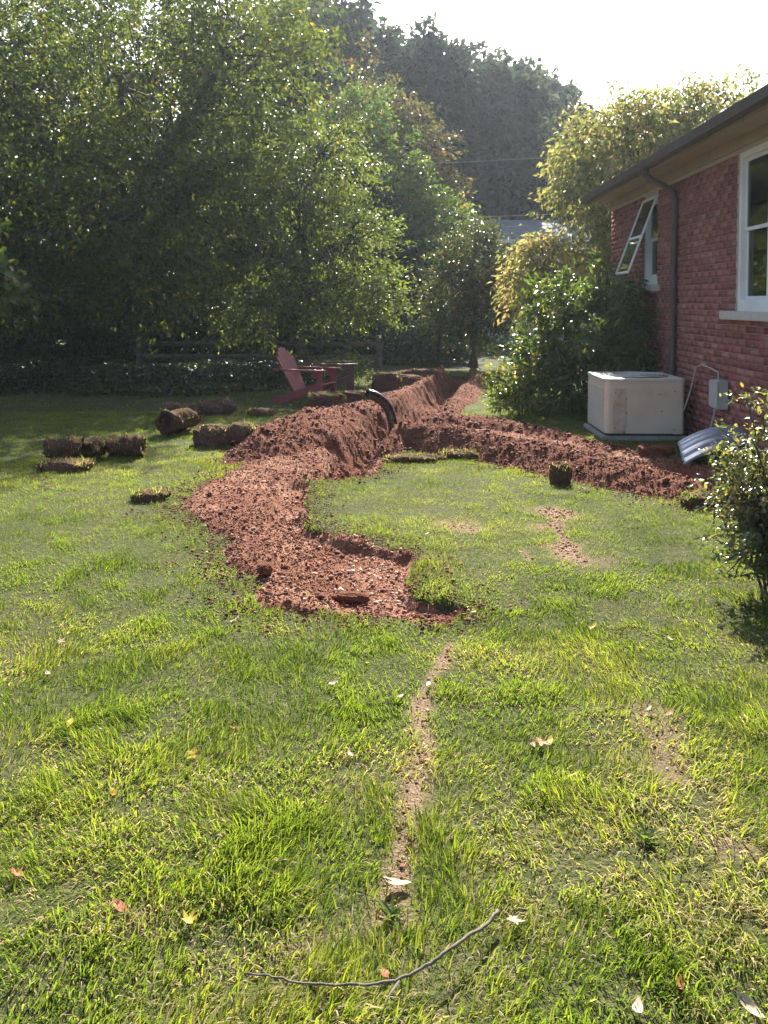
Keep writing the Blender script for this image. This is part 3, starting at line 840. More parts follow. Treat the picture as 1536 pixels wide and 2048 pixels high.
def wobble(rnd, a, b, n=6, amp=.12, sag=0.0):
    a, b = Vector(a), Vector(b); L_ = (b - a).length
    pts = []
    for i in range(n + 1):
        t = i / n
        e = Vector((rnd.uniform(-1, 1), rnd.uniform(-1, 1), rnd.uniform(-.6, .6))) * amp * L_ * (4 * t * (1 - t)) * .5
        pts.append(a.lerp(b, t) + e + Vector((0, 0, sag * L_ * 4 * t * (1 - t))))
    return pts

def tree(name, label, cat, base, trunk_top, r0, lobes, mat, n_cl, per, spread, size, ratio=.5, droop=.3, seed=1, tint=.45, shell=.5, rough_=.35, six=False, group=None, twigs=90, stems=1, bark='bark', up=.8, tint_s=.22):
    rng = np.random.default_rng(seed); rnd = random.Random(seed)
    base = Vector(base); root = empty(name, base)
    tag(root, label, cat, group)
    off = -base
    tr = MB()
    tops = []
    for s in range(stems):
        jit = Vector((rnd.uniform(-1, 1), rnd.uniform(-1, 1), 0)) * (r0 * 1.5 if stems > 1 else 0)
        tt = Vector(trunk_top) + (Vector((rnd.uniform(-1, 1), rnd.uniform(-1, 1), rnd.uniform(-.3, .3))) * (.35 * (Vector(trunk_top) - base).length if stems > 1 else 0))
        pts = wobble(rnd, base + jit + Vector((0, 0, -.15)), tt, 7, .05)
        nn = len(pts)
        tr.tube([p + off for p in pts], [r0 * (1.35 if i == 0 else 1) * (1 - .5 * i / (nn - 1)) / (stems ** .4) for i in range(nn)], 8)
        tops.append(pts)
    limbs = []
    for lb in lobes:
        tp = tops[rnd.randrange(len(tops))]
        st0 = tp[rnd.randrange(4, len(tp))]
        pts = wobble(rnd, st0, (lb[0], lb[1], lb[2] + lb[5] * .25), 6, .14, .06)
        tr.tube([p + off for p in pts], [r0 * .5 * (1 - .75 * i / 6) / (stems ** .3) + .006 for i in range(7)], 6)
        limbs.append(pts)
    c, out = crown_pts(rng, lobes, n_cl, per, spread, shell, rough_, seed)
    lc = np.array([lb[:3] for lb in lobes])
    for i in rng.permutation(len(c))[:twigs]:
        j = int(np.argmin(((lc - c[i]) ** 2).sum(1)))
        a = limbs[j][rnd.randrange(2, 7)]
        pts = wobble(rnd, a, Vector(c[i]), 4, .16, .03)
        rr = min(r0 * .16, .028)
        tr.tube([p + off for p in pts], [rr * (1 - .8 * k_ / 4) + .003 for k_ in range(5)], 4, cap=False)
    tr.build('trunk', M[bark], root, smooth=True)
    me = crown_mesh('crown', rng, c - np.array(base), out, per, spread, size, ratio, droop, tint, tint_s, six, up)
    link('crown', me, M[mat], root)
    return root

# big spreading tree on the left and its neighbours
tree('shade_tree', 'huge dark green tree with spreading limbs filling the upper left', 'tree', (-6.2, 19.3, 0), (-5.6, 19.2, 4.2), .42,
     [(-6.4, 19.3, 6.3, 4.4, 3.6, 3.8), (-3.1, 18.0, 7.0, 1.9, 2.0, 2.4), (-9.6, 18.8, 5.8, 3.0, 3.0, 3.6), (-5.4, 16.6, 3.6, 3.0, 1.7, 1.9), (-8.6, 16.4, 3.6, 2.6, 1.8, 2.0), (-3.4, 17.0, 4.2, 1.7, 1.5, 1.6),
      (-4.6, 15.9, 2.0, 1.6, .9, .9), (-7.2, 15.6, 2.2, 1.6, .9, .9), (-9.4, 15.6, 2.2, 1.4, .9, 1.0)],
     'leaf_big', 3000, 25, .22, .13, .5, .35, seed=11, tint=.45, twigs=260, shell=.35, rough_=.42)
tree('weeping_tree', 'fresh green fine leaved tree leaning low over the two garden chairs', 'tree', (-1.9, 17.6, 0), (-1.9, 17.4, 2.4), .13,
     [(-1.8, 17.1, 3.4, 1.8, 1.5, 1.5), (-.65, 17.0, 2.7, 1.2, 1.3, 1.35), (-2.9, 16.6, 2.5, 1.3, 1.2, 1.1), (-1.4, 17.4, 4.6, 1.3, 1.3, 1.0), (-.15, 16.8, 1.75, .75, .9, .75), (-1.4, 16.3, 1.7, 1.1, .8, .7), (-2.7, 16.2, 1.45, .9, .6, .6)],
     'leaf_fine', 1050, 25, .15, .09, .45, .45, seed=12, tint=.5, twigs=200, shell=.4, rough_=.5)
tree('turning_tree', 'taller tree with browning top between the leaning tree and the far wood', 'tree', (.26, 30.2, 0), (.26, 30, 5.0), .2,
     [(-.9, 30, 7.7, 2.0, 1.8, 2.8), (.7, 30, 7.2, 1.6, 1.6, 2.2), (1.7, 29.4, 5.1, 1.4, 1.4, 1.8), (.1, 29.4, 4.1, 2.4, 1.6, 1.9), (2.6, 29, 3.8, 1.0, 1.0, 1.3), (1.2, 29, 2.6, 1.9, 1.2, 1.3)],
     'leaf_brown', 1000, 26, .27, .165, .5, .35, seed=13, tint=.35, twigs=120, rough_=.5)
tree('bright_tree', 'light green tree glowing in the sun at the middle of the tree line', 'tree', (-.4, 26.7, 0), (-.26, 26.6, 3.4), .15,
     [(-1.2, 26.7, 6.8, 1.5, 1.4, 2.1), (.25, 26.7, 5.3, 1.6, 1.4, 1.7), (1.5, 26.5, 4.2, 1.3, 1.2, 1.2), (.5, 26.2, 3.2, 1.8, 1.2, 1.2)],
     'leaf_sunny', 800, 26, .24, .145, .5, .35, seed=23, tint=.3, twigs=100, rough_=.5)
tree('bushy_tree', 'small dull olive tree behind the far end of the trench', 'tree', (2.3, 20.2, 0), (2.3, 20.1, 1.5), .11,
     [(2.3, 20, 2.9, .95, .9, .9), (2.8, 20, 2.0, .75, .8, .9), (1.7, 20, 1.9, .9, .8, .9), (2.3, 19.6, 1.2, 1.2, .7, .6)],
     'leaf_olive', 600, 26, .17, .095, .5, .4, seed=14, tint=.45, twigs=80, stems=3)
tree('dogwood', 'tall yellowing tree rising behind the corner of the house', 'tree', (5.2, 17.8, 0), (5.2, 17.6, 3.2), .12,
     [(5.3, 17.6, 5.1, 1.5, 1.3, 1.2), (7.0, 18, 5.6, 1.8, 1.5, 1.1), (4.3, 17.0, 4.1, .85, .9, .9), (4.9, 16.8, 2.9, .9, .9, .9), (4.2, 16.8, 2.5, .6, .7, .5)],
     'leaf_yellow', 800, 24, .24, .14, .42, .95, seed=15, tint=.4, twigs=120, up=.4)
tree('dogwood', 'low golden tree arching over the glossy shrub', 'tree', (3.1, 15.6, 0), (3.0, 15.5, 1.6), .06,
     [(3.05, 15.6, 2.65, .55, .55, .38), (2.75, 15.4, 2.0, .42, .5, .5), (3.4, 15.4, 2.1, .5, .5, .45)],
     'leaf_yellow', 170, 22, .17, .12, .42, .9, seed=16, tint=.6, twigs=50, up=.4)
tree('broadleaf_shrub', 'large glossy dark shrub between the air conditioner and the house corner', 'shrub', (2.95, 12.2, 0), (2.95, 12.1, .9), .05,
     [(2.75, 12.2, 1.25, .72, .62, .95), (3.3, 11.9, 1.45, .5, .5, .85), (2.35, 12.2, .75, .42, .5, .65), (2.9, 11.7, .6, .6, .4, .55), (3.5, 11.55, 1.6, .28, .4, .55), (3.5, 11.2, 1.1, .28, .4, .85), (3.2, 11.2, .8, .4, .4, .7)],
     'leaf_gloss', 760, 12, .11, .13, .33, .35, seed=17, tint=.45, twigs=140, stems=5, six=True, shell=.35)
tree('young_shrub', 'sunlit leafy young shrub at the end of the curved trench', 'shrub', (1.98, 11.5, 0), (1.98, 11.45, .45), .022,
     [(1.95, 11.5, .42, .42, .36, .38), (1.75, 11.4, .28, .25, .25, .26), (2.15, 11.6, .62, .2, .2, .32), (1.62, 11.5, .52, .14, .14, .3)],
     'leaf_sunny', 130, 9, .085, .085, .4, .25, seed=18, tint=.5, twigs=70, stems=6, six=True, shell=.25)
tree('bronze_shrub', 'near small leaved bronze green shrub at the right edge', 'shrub', (2.2, 4.45, 0), (2.18, 4.45, .4), .022,
     [(2.24, 4.5, .68, .35, .36, .46), (2.14, 4.35, .34, .31, .33, .32), (2.38, 4.3, .4, .35, .35, .4), (2.06, 4.5, .52, .22, .25, .3), (2.2, 4.25, .14, .32, .3, .16)],
     'leaf_box', 820, 14, .045, .034, .5, .1, seed=19, tint=.55, twigs=220, stems=7, six=True, shell=.3, up=1.3)
tree('bright_bush', 'low bright leaved bush behind the brown chair', 'shrub', (-.80, 15.9, 0), (-.80, 15.85, .35), .02,
     [(-.80, 15.8, .38, .45, .35, .34), (-.42, 15.8, .3, .3, .3, .28), (-1.05, 15.8, .25, .3, .3, .25)],
     'leaf_sunny', 170, 9, .085, .07, .5, .2, seed=20, tint=.6, twigs=40, stems=4, shell=.25)
tree('maple_sapling', 'pale green maple sapling leaning in at the left edge', 'tree', (-5.9, 11.6, 0), (-5.8, 11.6, 1.8), .03,
     [(-5.75, 11.5, 2.35, .42, .45, .55), (-5.6, 11.4, 1.85, .35, .35, .35)],
     'leaf_fine', 80, 10, .12, .12, .8, .5, seed=21, tint=.35, twigs=40, six=True)
# understory in the shade of the big tree
for i, (bx_, by_, h_, w_, lb) in enumerate([(-8.2, 18.2, 2.4, 1.9, 'dark rounded bush under the big tree at the far left'), (-5.2, 18.7, 2.3, 1.9, 'dark bush in deep shade behind the left of the rail fence'),
                                            (-2.6, 19.2, 1.9, 1.6, 'dark bush behind the rail fence and the red chair'), (.9, 21.6, 1.1, 1.2, 'dark bush among the trunks beyond the dirt bank')]):
    tree('understory_bush', lb, 'shrub', (bx_, by_, 0), (bx_, by_, .5 * h_), .04, [(bx_, by_, h_ * .55, w_, w_ * .7, h_ * .55), (bx_ + w_ * .6, by_, h_ * .45, w_ * .7, w_ * .6, h_ * .45)],
         'leaf_ivy', 420, 18, .18, .10, .5, .3, seed=40 + i, tint=.4, twigs=30, stems=4, group='bushes under the trees')
# far trees on the rise behind
far = [(640, -60, 40, 2.9, 'tall far tree showing sky through its top at the upper left'), (735, 35, 43, 2.6, 'far tree in the sun glare right of the tallest'), (800, 100, 46, 2.6, 'far tree at the dip in the skyline'),
       (860, 55, 41, 2.7, 'tall dark far tree highest in the middle of the wood'), (940, 92, 50, 2.8, 'dark far tree right of the highest one'), (1015, 112, 43, 2.9, 'broad dark far tree with spiky top'),
       (1085, 140, 52, 2.6, 'dark far tree where the skyline starts to drop'), (1145, 205, 44, 2.4, 'shorter far tree near the end of the wood'), (1195, 240, 54, 2.4, 'lowest far tree beside the yellow tree')]
rf = random.Random(9)
for i, (px, py, D, hw, lb) in enumerate(far):
    tp = P(px, py, D); H = tp.z; x0 = tp.x
    lobes = [(x0, D, H - 2.2, hw * .75, hw * .75, 2.1)]
    for k_ in range(9):
        t = k_ / 8
        a = rf.uniform(0, 6.28); rr = hw * (.75 - .35 * t)
        lobes.append((x0 + rr * math.cos(a), D + rr * math.sin(a), H * (.30 + .52 * t), hw * rf.uniform(.55, .8), hw * rf.uniform(.55, .8), H * rf.uniform(.09, .13)))
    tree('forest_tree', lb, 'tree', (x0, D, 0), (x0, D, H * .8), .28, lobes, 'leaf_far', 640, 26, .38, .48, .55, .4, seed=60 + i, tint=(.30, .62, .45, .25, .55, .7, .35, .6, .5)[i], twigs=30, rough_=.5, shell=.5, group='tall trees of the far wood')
for i, (px, py, D, hw, lb) in enumerate([(-20, -60, 30, 3.4, 'dense dark tree behind the huge tree at the far left'), (200, -90, 31, 3.6, 'dense dark tree directly behind the huge tree'), (420, -70, 32, 3.4, 'dense dark tree behind the right limbs of the huge tree'), (560, -40, 34, 2.8, 'dense dark tree between the huge tree and the sky gap')]):
    tp = P(px, py, D); H = tp.z; x0 = tp.x
    lobes = [(x0, D, H - 2.2, hw * .8, hw * .8, 2.2)]
    for k_ in range(8):
        a = rf.uniform(0, 6.28); rr = hw * .6
        lobes.append((x0 + rr * math.cos(a), D + rr * math.sin(a), H * (.22 + .07 * k_), hw * .75, hw * .7, H * .13))
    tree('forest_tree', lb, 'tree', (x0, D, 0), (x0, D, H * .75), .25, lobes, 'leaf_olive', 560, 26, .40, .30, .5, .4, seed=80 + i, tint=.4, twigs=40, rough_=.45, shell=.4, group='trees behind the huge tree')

def leaf_bank(name, label, seed, n, fx, size, ratio, mat, tint, up=.9, droop=.2):
    rng = np.random.default_rng(seed)
    pos = fx(rng, n)
    ad = rand_dir(rng, len(pos)) * np.array([1, 1, .5]) + np.array([0, 0, -droop])
    nr = rand_dir(rng, len(pos)) * .7 + np.array([0, 0, up])
    ln = size * rng.uniform(.6, 1.3, len(pos))
    me = leaf_mesh(name, pos, ad, nr, ln, ln * ratio, np.clip(rng.normal(tint, .22, len(pos)), 0, 1))
    return tag(link(name, me, M[mat]), label, kind='stuff')
def ivy_pts(rng, n):
    x = rng.uniform(-9.5, -.9, n); y = rng.uniform(13.4, 18, n)
    edge = 13.9 + .5 * (fbm(x * .8, y * 0, 401, 3) - .5) * 2 + np.clip((x + 3.2) * .75, 0, 3)
    top = np.clip((y - edge) / .7, 0, 1) ** .6 * (.22 + .34 * fbm(x * 1.1, y * 1.1, 405, 3))
    z = top * (1 - .5 * rng.uniform(0, 1, n) ** 2) + .02
    k = y > edge
    return np.stack([x, y, z], 1)[k]
leaf_bank('ivy', 'dark glossy ivy covering the ground along the rail fence', 71, 34000, ivy_pts, .075, .75, 'leaf_ivy', .45)
def wood_pts(rng, n):
    x = rng.uniform(-26, 5.0, n); y = rng.uniform(25, 31, n)
    top = 6.5 + 3 * (fbm(x * .5, y * .5, 411, 3) - .5) - np.clip((x + 1) * 1.6, 0, 8)
    return np.stack([x, y, rng.uniform(0, 1, n) ** .8 * top], 1)
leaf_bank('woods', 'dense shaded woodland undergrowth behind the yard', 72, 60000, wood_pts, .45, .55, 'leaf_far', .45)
def wood2_pts(rng, n):
    x = rng.uniform(-8, 30, n); y = rng.uniform(52, 62, n)
    return np.stack([x, y, rng.uniform(0, 1, n) ** .8 * (8.5 + 3 * (fbm(x * .3, y * .3, 415, 3) - .5) - np.clip((x - 8) * .25, 0, 5))], 1)
leaf_bank('woods', 'far wooded slope behind the tall trees', 73, 30000, wood2_pts, .55, .5, 'leaf_far', .4)

# ------------------------------------------------------------------ rail fence
fence = empty('rail_fence', (-9.5, 17.0, 0))
tag(fence, 'weathered split rail fence half hidden behind the ivy', 'fence')
fr_ = random.Random(5)
px_ = [4.3, 6.9, 9.4]
for x in px_: MB().box((x, 0, .45), (.12, .12, 1.0)).build('post', M['wood_fence'], fence, bevel=.012)
for a, b in zip(px_[:-1], px_[1:]):
    for z in (.22, .50, .80):
        MB().tube([(a, -.075, z + fr_.uniform(-.03, .03)), ((a + b) / 2, -.08, z + fr_.uniform(-.03, .02)), (b, -.075, z + fr_.uniform(-.03, .03))], [.045, .052, .042], 6).build('rail', M['wood_fence'], fence)

# ------------------------------------------------------------------ garden chairs
def make_chair(label, loc, rz, mat, group):
    t = empty('garden_chair', loc, rz)                                # local +x = the way the chair faces
    tag(t, label, 'chair', group)
    ca, sa = math.cos(R(22)), math.sin(R(22))
    for s in (-1, 1):
        MB().box((.40, s * .27, .28), (.09, .030, .56)).build('front_leg', mat, t, bevel=.006)
        sk = MB()
        a, b = Vector((.42, s * .235, .335)), Vector((-.44, s * .235, .03))
        d = (b - a).normalized(); nrm = Vector((0, 1, 0)); up_ = d.cross(nrm)
        sk.box((a + b) / 2, ((b - a).length, .028, .12), Matrix((d, nrm, up_)).transposed())
        sk.build('rear_leg', mat, t, bevel=.005)
        ar = MB()
        ar.prism([(-.40, -.035), (-.20, -.05), (.30, -.075), (.46, -.075), (.50, -.04), (.50, .04), (.46, .07), (.30, .065), (-.40, .03)], .56, .585, lambda u, w_, z_: (u, s * .30 + w_, z_))
        ar.build('armrest', mat, t, bevel=.005)
        bk = MB(); bk.box((.32, s * .30, .50), (.10, .028, .11)); bk.build('arm_bracket', mat, t, bevel=.004)
    for i in range(6):                                                 # seat boards
        u = .42 - i * .088
        MB().box((u, 0, .345 - (.42 - u) * .35), (.078, .52, .020), Matrix.Rotation(R(-19.5), 3, 'Y')).build('seat_slat', mat, t, bevel=.004)
    tilt = R(27)
    for i in range(7):                                                 # fanned back boards, rounded at the head
        k = i - 3
        top = .82 - .018 * k * k
        b0, b1 = Vector((-.06, k * .062, .19)), Vector((-.06 - math.sin(tilt) * top, k * .083, .19 + math.cos(tilt) * top))
        d = (b1 - b0).normalized(); sd = Vector((0, 1, 0)); sd = (sd - d * sd.dot(d)).normalized(); nn = d.cross(sd)
        m_ = MB(); ln = (b1 - b0).length
        prof = [(-.030, 0), (.030, 0), (.038, ln - .03), (.028, ln), (-.028, ln), (-.038, ln - .03)]
        m_.prism(prof, -.009, .009, lambda u, w_, tt: b0 + sd * u + d * w_ + nn * tt)
        m_.build('back_slat', mat, t, bevel=.003)
    for tpos, wid in ((.16, .42), (.50, .58)):
        c_ = Vector((-.085 - math.sin(tilt) * tpos, 0, .19 + math.cos(tilt) * tpos - .012))
        MB().box(c_, (.024, wid, .07), Matrix.Rotation(-tilt, 3, 'Y')).build('back_rail', mat, t, bevel=.004)
    return t
make_chair('maroon garden chair with tall fanned back facing right', (-1.30, 13.0, 0), R(-20), M['chair_red'], 'low slatted garden chairs')
make_chair('dark brown garden chair behind the maroon one', (-1.0, 14.2, 0), R(8), M['chair_brown'], 'low slatted garden chairs')

# ------------------------------------------------------------------ drain pipe
ctrl = [P(790, 905, 10.35), P(786, 850, 10.35), P(777, 818, 10.35), P(762, 800, 10.3), P(747, 791, 10.25), P(735, 788, 10.2)]
def catmull(pts, n):
    pts = [Vector(p) for p in pts]; q = [pts[0] * 2 - pts[1]] + pts + [pts[-1] * 2 - pts[-2]]; res = []
    for i in range(1, len(q) - 2):
        for k_ in range(n):
            t = k_ / n
            res.append(.5 * ((2 * q[i]) + (q[i + 1] - q[i - 1]) * t + (2 * q[i - 1] - 5 * q[i] + 4 * q[i + 1] - q[i + 2]) * t * t + (3 * q[i] - q[i - 1] - 3 * q[i + 1] + q[i + 2]) * t ** 3))
    res.append(pts[-1]); return res
pl = catmull(ctrl, 22)
org = Vector((pl[0].x, pl[0].y, 0))
rad = [.064 + .0035 * math.sin(i * 2 * math.pi / 3.0) for i in range(len(pl))]
pm = MB().tube([p - org for p in pl], rad, 18, cap=False)
pm.tube([p - org for p in pl[-14:]][::-1], .054, 18, cap=False)
n_ = len(pl) * 18
for k_ in range(18):                                                   # the rim at the open end
    a = (len(pl) - 1) * 18 + k_; b = (len(pl) - 1) * 18 + (k_ + 1) % 18
    c0 = Vector(pm.v[a]); e = pl[-1] - org
    i0 = len(pm.v); pm.v += [tuple(e + (Vector(pm.v[a]) - e) * .84), tuple(e + (Vector(pm.v[b]) - e) * .84)]
    pm.f.append((a, b, i0 + 1, i0))
pp = pm.build('drain_pipe', M['pipe'], None, smooth=True); pp.location = org
tag(pp, 'black corrugated drain pipe arching up out of the trench', 'pipe')

# ------------------------------------------------------------------ cut turf
def sod_roll(label, loc, rz, r, length, turns=1.35, th=.045, seed=0, tilt=0.0, group='cut rolls of turf lying on the lawn', greener=0.0):  # last argument shifts the blade tint from straw to green
    rnd = random.Random(seed); rng_ = np.random.default_rng(seed)
    x, y = loc; z = float(lawn_h(np.array([x]), np.array([y]))[0])
    root = empty('turf_roll', (x, y, z), rz); root.rotation_euler = (tilt, 0, rz)
    tag(root, label, 'turf', group)
    na, nl = int(26 * turns), 15
    V = []; F_ = []
    for side in (0, 1):
        for i in range(na + 1):
            t = i / na; a = -math.pi / 2 + t * turns * 2 * math.pi
            rr = r * (.42 + .58 * (1 - t) ** .8 if turns > 1 else 1 - .25 * t) - side * th
            for j in range(nl + 1):
                s = j / nl
                e = (fbm(np.array([i * .35]), np.array([j * .5]), seed, 3)[0] - .5)
                edge = (rnd.uniform(-.02, .02) if j in (0, nl) else 0)
                q = max(rr + e * .10 + .03 * (fbm(np.array([i * 1.3]), np.array([j * 1.7]), seed + 5, 2)[0] - .5), .012)
                V.append(((s - .5) * length + edge + e * .03, q * math.cos(a) * 1.08, r * .93 + q * math.sin(a) * .9))
    N = (na + 1) * (nl + 1)
    for side in (0, 1):
        for i in range(na):
            for j in range(nl):
                a = side * N + i * (nl + 1) + j; f = (a, a + 1, a + nl + 2, a + nl + 1)
                F_.append(f if side == 0 else f[::-1])
    for i in range(na):
        for j in (0, nl):
            a = i * (nl + 1) + j; F_.append((a, a + nl + 1, N + a + nl + 1, N + a))
    for j in range(nl):
        for i in (0, na):
            a = i * (nl + 1) + j; F_.append((a, a + 1, N + a + 1, N + a))
    me = mesh_np('earth_mat', np.array(V), np.array(F_), None, True)
    link('earth_mat', me, M['soil_dark'], root)
    # grass and roots sticking out of the ends and along the seam
    n = 420
    ii = rng_.integers(0, N, n)
    Vn = np.array(V)[ii]
    ctr = np.array([0, 0, r * .93])
    o = Vn - ctr; o[:, 0] *= .9
    ln = rng_.uniform(.012, .05, n)
    VV, FF, tt = blades(rng_, Vn[:, 0], Vn[:, 1], Vn[:, 2], ln, np.full(n, .006), np.clip(rng_.normal(.62 - .2 * greener, .25, n), 0, 1), np.arctan2(o[:, 1], o[:, 0]), rng_.uniform(.2, 1.3, n))
    tag(link('grass_fringe', mesh_np('grass_fringe', VV, FF, tt), M['grass'], root), kind='stuff')
    return root
def gp(px, py): q = G(px, py); return (q.x, q.y)
def lump(label, loc, size, seed, mat='soil_dark', name='turf_clod', cat='turf', group='loose clods of turf', blades_n=160, greener=.3, rz=0.0, flat=.6):
    rnd = random.Random(seed); rng_ = np.random.default_rng(seed)
    x, y = loc
    z = max(float(lawn_h(np.array([x]), np.array([y]))[0]), float(soil_h(np.array([x]), np.array([y]))[0][0]))
    bm = bmesh.new(); bmesh.ops.create_icosphere(bm, subdivisions=4, radius=1.0)
    sx, sy, sz_ = size
    for v in bm.verts:
        c = v.co.copy()
        k_ = .62 + .76 * float(fbm(np.array([c.x * 2.1 + c.z * 1.5 + seed]), np.array([c.y * 2.1 - c.z * 1.2]), seed, 5)[0]) + .10 * float(vnoise(np.array([c.x * 9 + c.z * 4]), np.array([c.y * 9 - c.z * 7]), seed)[0] - .5)
        p_ = Vector([math.copysign(abs(q) ** flat, q) for q in c]) * k_
        v.co = Vector((p_.x * sx, p_.y * sy, max(p_.z * sz_ + sz_ * .75, -.02)))
    me = bpy.data.meshes.new(name); bm.to_mesh(me); bm.free()
    o = link(name, me, M[mat]); o.location = (x, y, z); o.rotation_euler = (0, 0, rz)
    tag(o, label, cat, group)
    if blades_n:
        co = np.array([v.co for v in me.vertices]); ok = co[:, 2] > sz_ * .7
        co = co[ok]; ii = rng_.integers(0, len(co), blades_n); co = co[ii] + rng_.normal(0, .01, (blades_n, 3))
        VV, FF, tt = blades(rng_, co[:, 0], co[:, 1], co[:, 2], rng_.uniform(.02, .06, blades_n), np.full(blades_n, .006), np.clip(rng_.normal(.6 - .3 * greener, .25, blades_n), 0, 1), rng_.uniform(0, 6.28, blades_n), rng_.uniform(.3, 1.4, blades_n))  # higher values give greener, less strawy blades
        tag(link('grass_tuft', mesh_np('grass_tuft', VV, FF, tt), M['grass'], o), kind='stuff')
    return o
sod_roll('dark turf roll at the left end of the row of three', gp(130, 922), R(10), .14, .36, 1.4, seed=1)
sod_roll('small rounded turf roll in the middle of the row of three', gp(190, 917), R(75), .12, .26, 1.2, seed=2)
sod_roll('turf roll lying lengthwise at the right end of the row of three', gp(252, 914), R(4), .135, .36, 1.35, seed=3)
sod_roll('large turf roll with its round end showing, left of the dirt bank', gp(358, 868), R(62), .18, .44, 1.4, seed=4, greener=.5)
sod_roll('turf roll tucked behind the large round ended roll', gp(362, 845), R(5), .15, .50, 1.3, seed=5)
lump('dark clump of turf in the shade nearest the ivy', gp(430, 828), (.30, .18, .12), 6)
lump('pair of dark turf lumps touching the foot of the high dirt bank', gp(425, 890), (.24, .16, .14), 7, flat=.8)
lump('smaller dark turf lump wedged against the foot of the high dirt bank', gp(482, 890), (.15, .14, .10), 8, flat=.8)
lump('flat straw coloured piece of turf in front of the row of three rolls', gp(130, 940), (.24, .13, .055), 9, greener=-.3, blades_n=420)
lump('small broken clod on the sunny grass left of the bare soil', gp(300, 1000), (.13, .08, .045), 10, blades_n=180)
lump('flat dark clod between the ivy and the dirt bank', gp(520, 832), (.19, .12, .06), 11)
lump('block of turf with a grassy top behind the high dirt bank', (-.85, 11.9), (.26, .17, .17), 12, greener=1, blades_n=400, flat=.45)
lump('low turf slab in front of the brown chair', (-.55, 12.75), (.30, .15, .13), 13, flat=.45)
lump('upright turf block just behind the bent black pipe', (.05, 14.3), (.26, .16, .22), 14, flat=.45)
lump('long folded strip of turf on the far grass', (.35, 15.6), (.42, .20, .14), 15, greener=.4, rz=R(-10))
lump('second folded turf strip touching the far end of the high bank', (.72, 16.2), (.35, .18, .17), 16, greener=.2, rz=R(15))
lump('upright square turf block leaning on the front of the curved bank', gp(1121, 968), (.085, .08, .10), 17, greener=-.1, flat=.6, blades_n=90)
lump('ragged sod strip at the top of the round lawn', gp(830, 922), (.30, .09, .04), 18, greener=.3, blades_n=260, rz=R(4), flat=.9)
lump('torn sod with straw at the head of the curved bank', gp(925, 915), (.26, .10, .05), 19, greener=.2, blades_n=240, rz=R(-18), flat=.9)
lump('grassy clod in the shade at the end of the curved bank', gp(1400, 1018), (.13, .10, .06), 24, greener=.9, blades_n=300)
lump('reddish clod at the left of the bare soil patch', gp(530, 1155), (.045, .05, .03), 20, 'soil', 'dirt_clod', 'clod', 'clods on the bare soil', 0)
lump('long flat clod in the middle of the bare soil patch', gp(700, 1188), (.10, .04, .025), 21, 'soil', 'dirt_clod', 'clod', 'clods on the bare soil', 0)
lump('small clod at the pointed tail of the bare soil patch', gp(905, 1235), (.03, .03, .02), 22, 'soil', 'dirt_clod', 'clod', 'clods on the bare soil', 0)
lump('grey clod on the low bank in front of the air conditioner', gp(1312, 915), (.17, .11, .06), 23, 'soil', 'dirt_clod', 'clod', 'clods on the bare soil', 0)

# ------------------------------------------------------------------ twig, fallen leaves, weed
tw = catmull([G(a, b, .03) for a, b in [(490, 1972), (545, 1985), (615, 1998), (700, 1990), (780, 1980), (835, 1966), (885, 1940), (935, 1900), (970, 1868), (996, 1836)]], 6)
orgt = Vector((tw[0].x, tw[0].y, 0)); rt = random.Random(2)
tm_ = MB().tube([p - orgt + Vector((rt.uniform(-.002, .002), rt.uniform(-.002, .002), .030 + .010 * math.sin(i * .21) + rt.uniform(-.002, .002))) for i, p in enumerate(tw)], [.002 + .0030 * (i / len(tw)) for i in range(len(tw))], 7)
k0 = tw[26] - orgt
tm_.tube([k0 + Vector((0, 0, .02)), k0 + Vector((-.03, -.05, .022)), k0 + Vector((-.05, -.11, .012))], [.003, .0024, .0014], 5)
tag(tm_.build('twig', M['twig'], None, smooth=True), 'thin bare curved twig lying on the near grass', 'twig').location = orgt

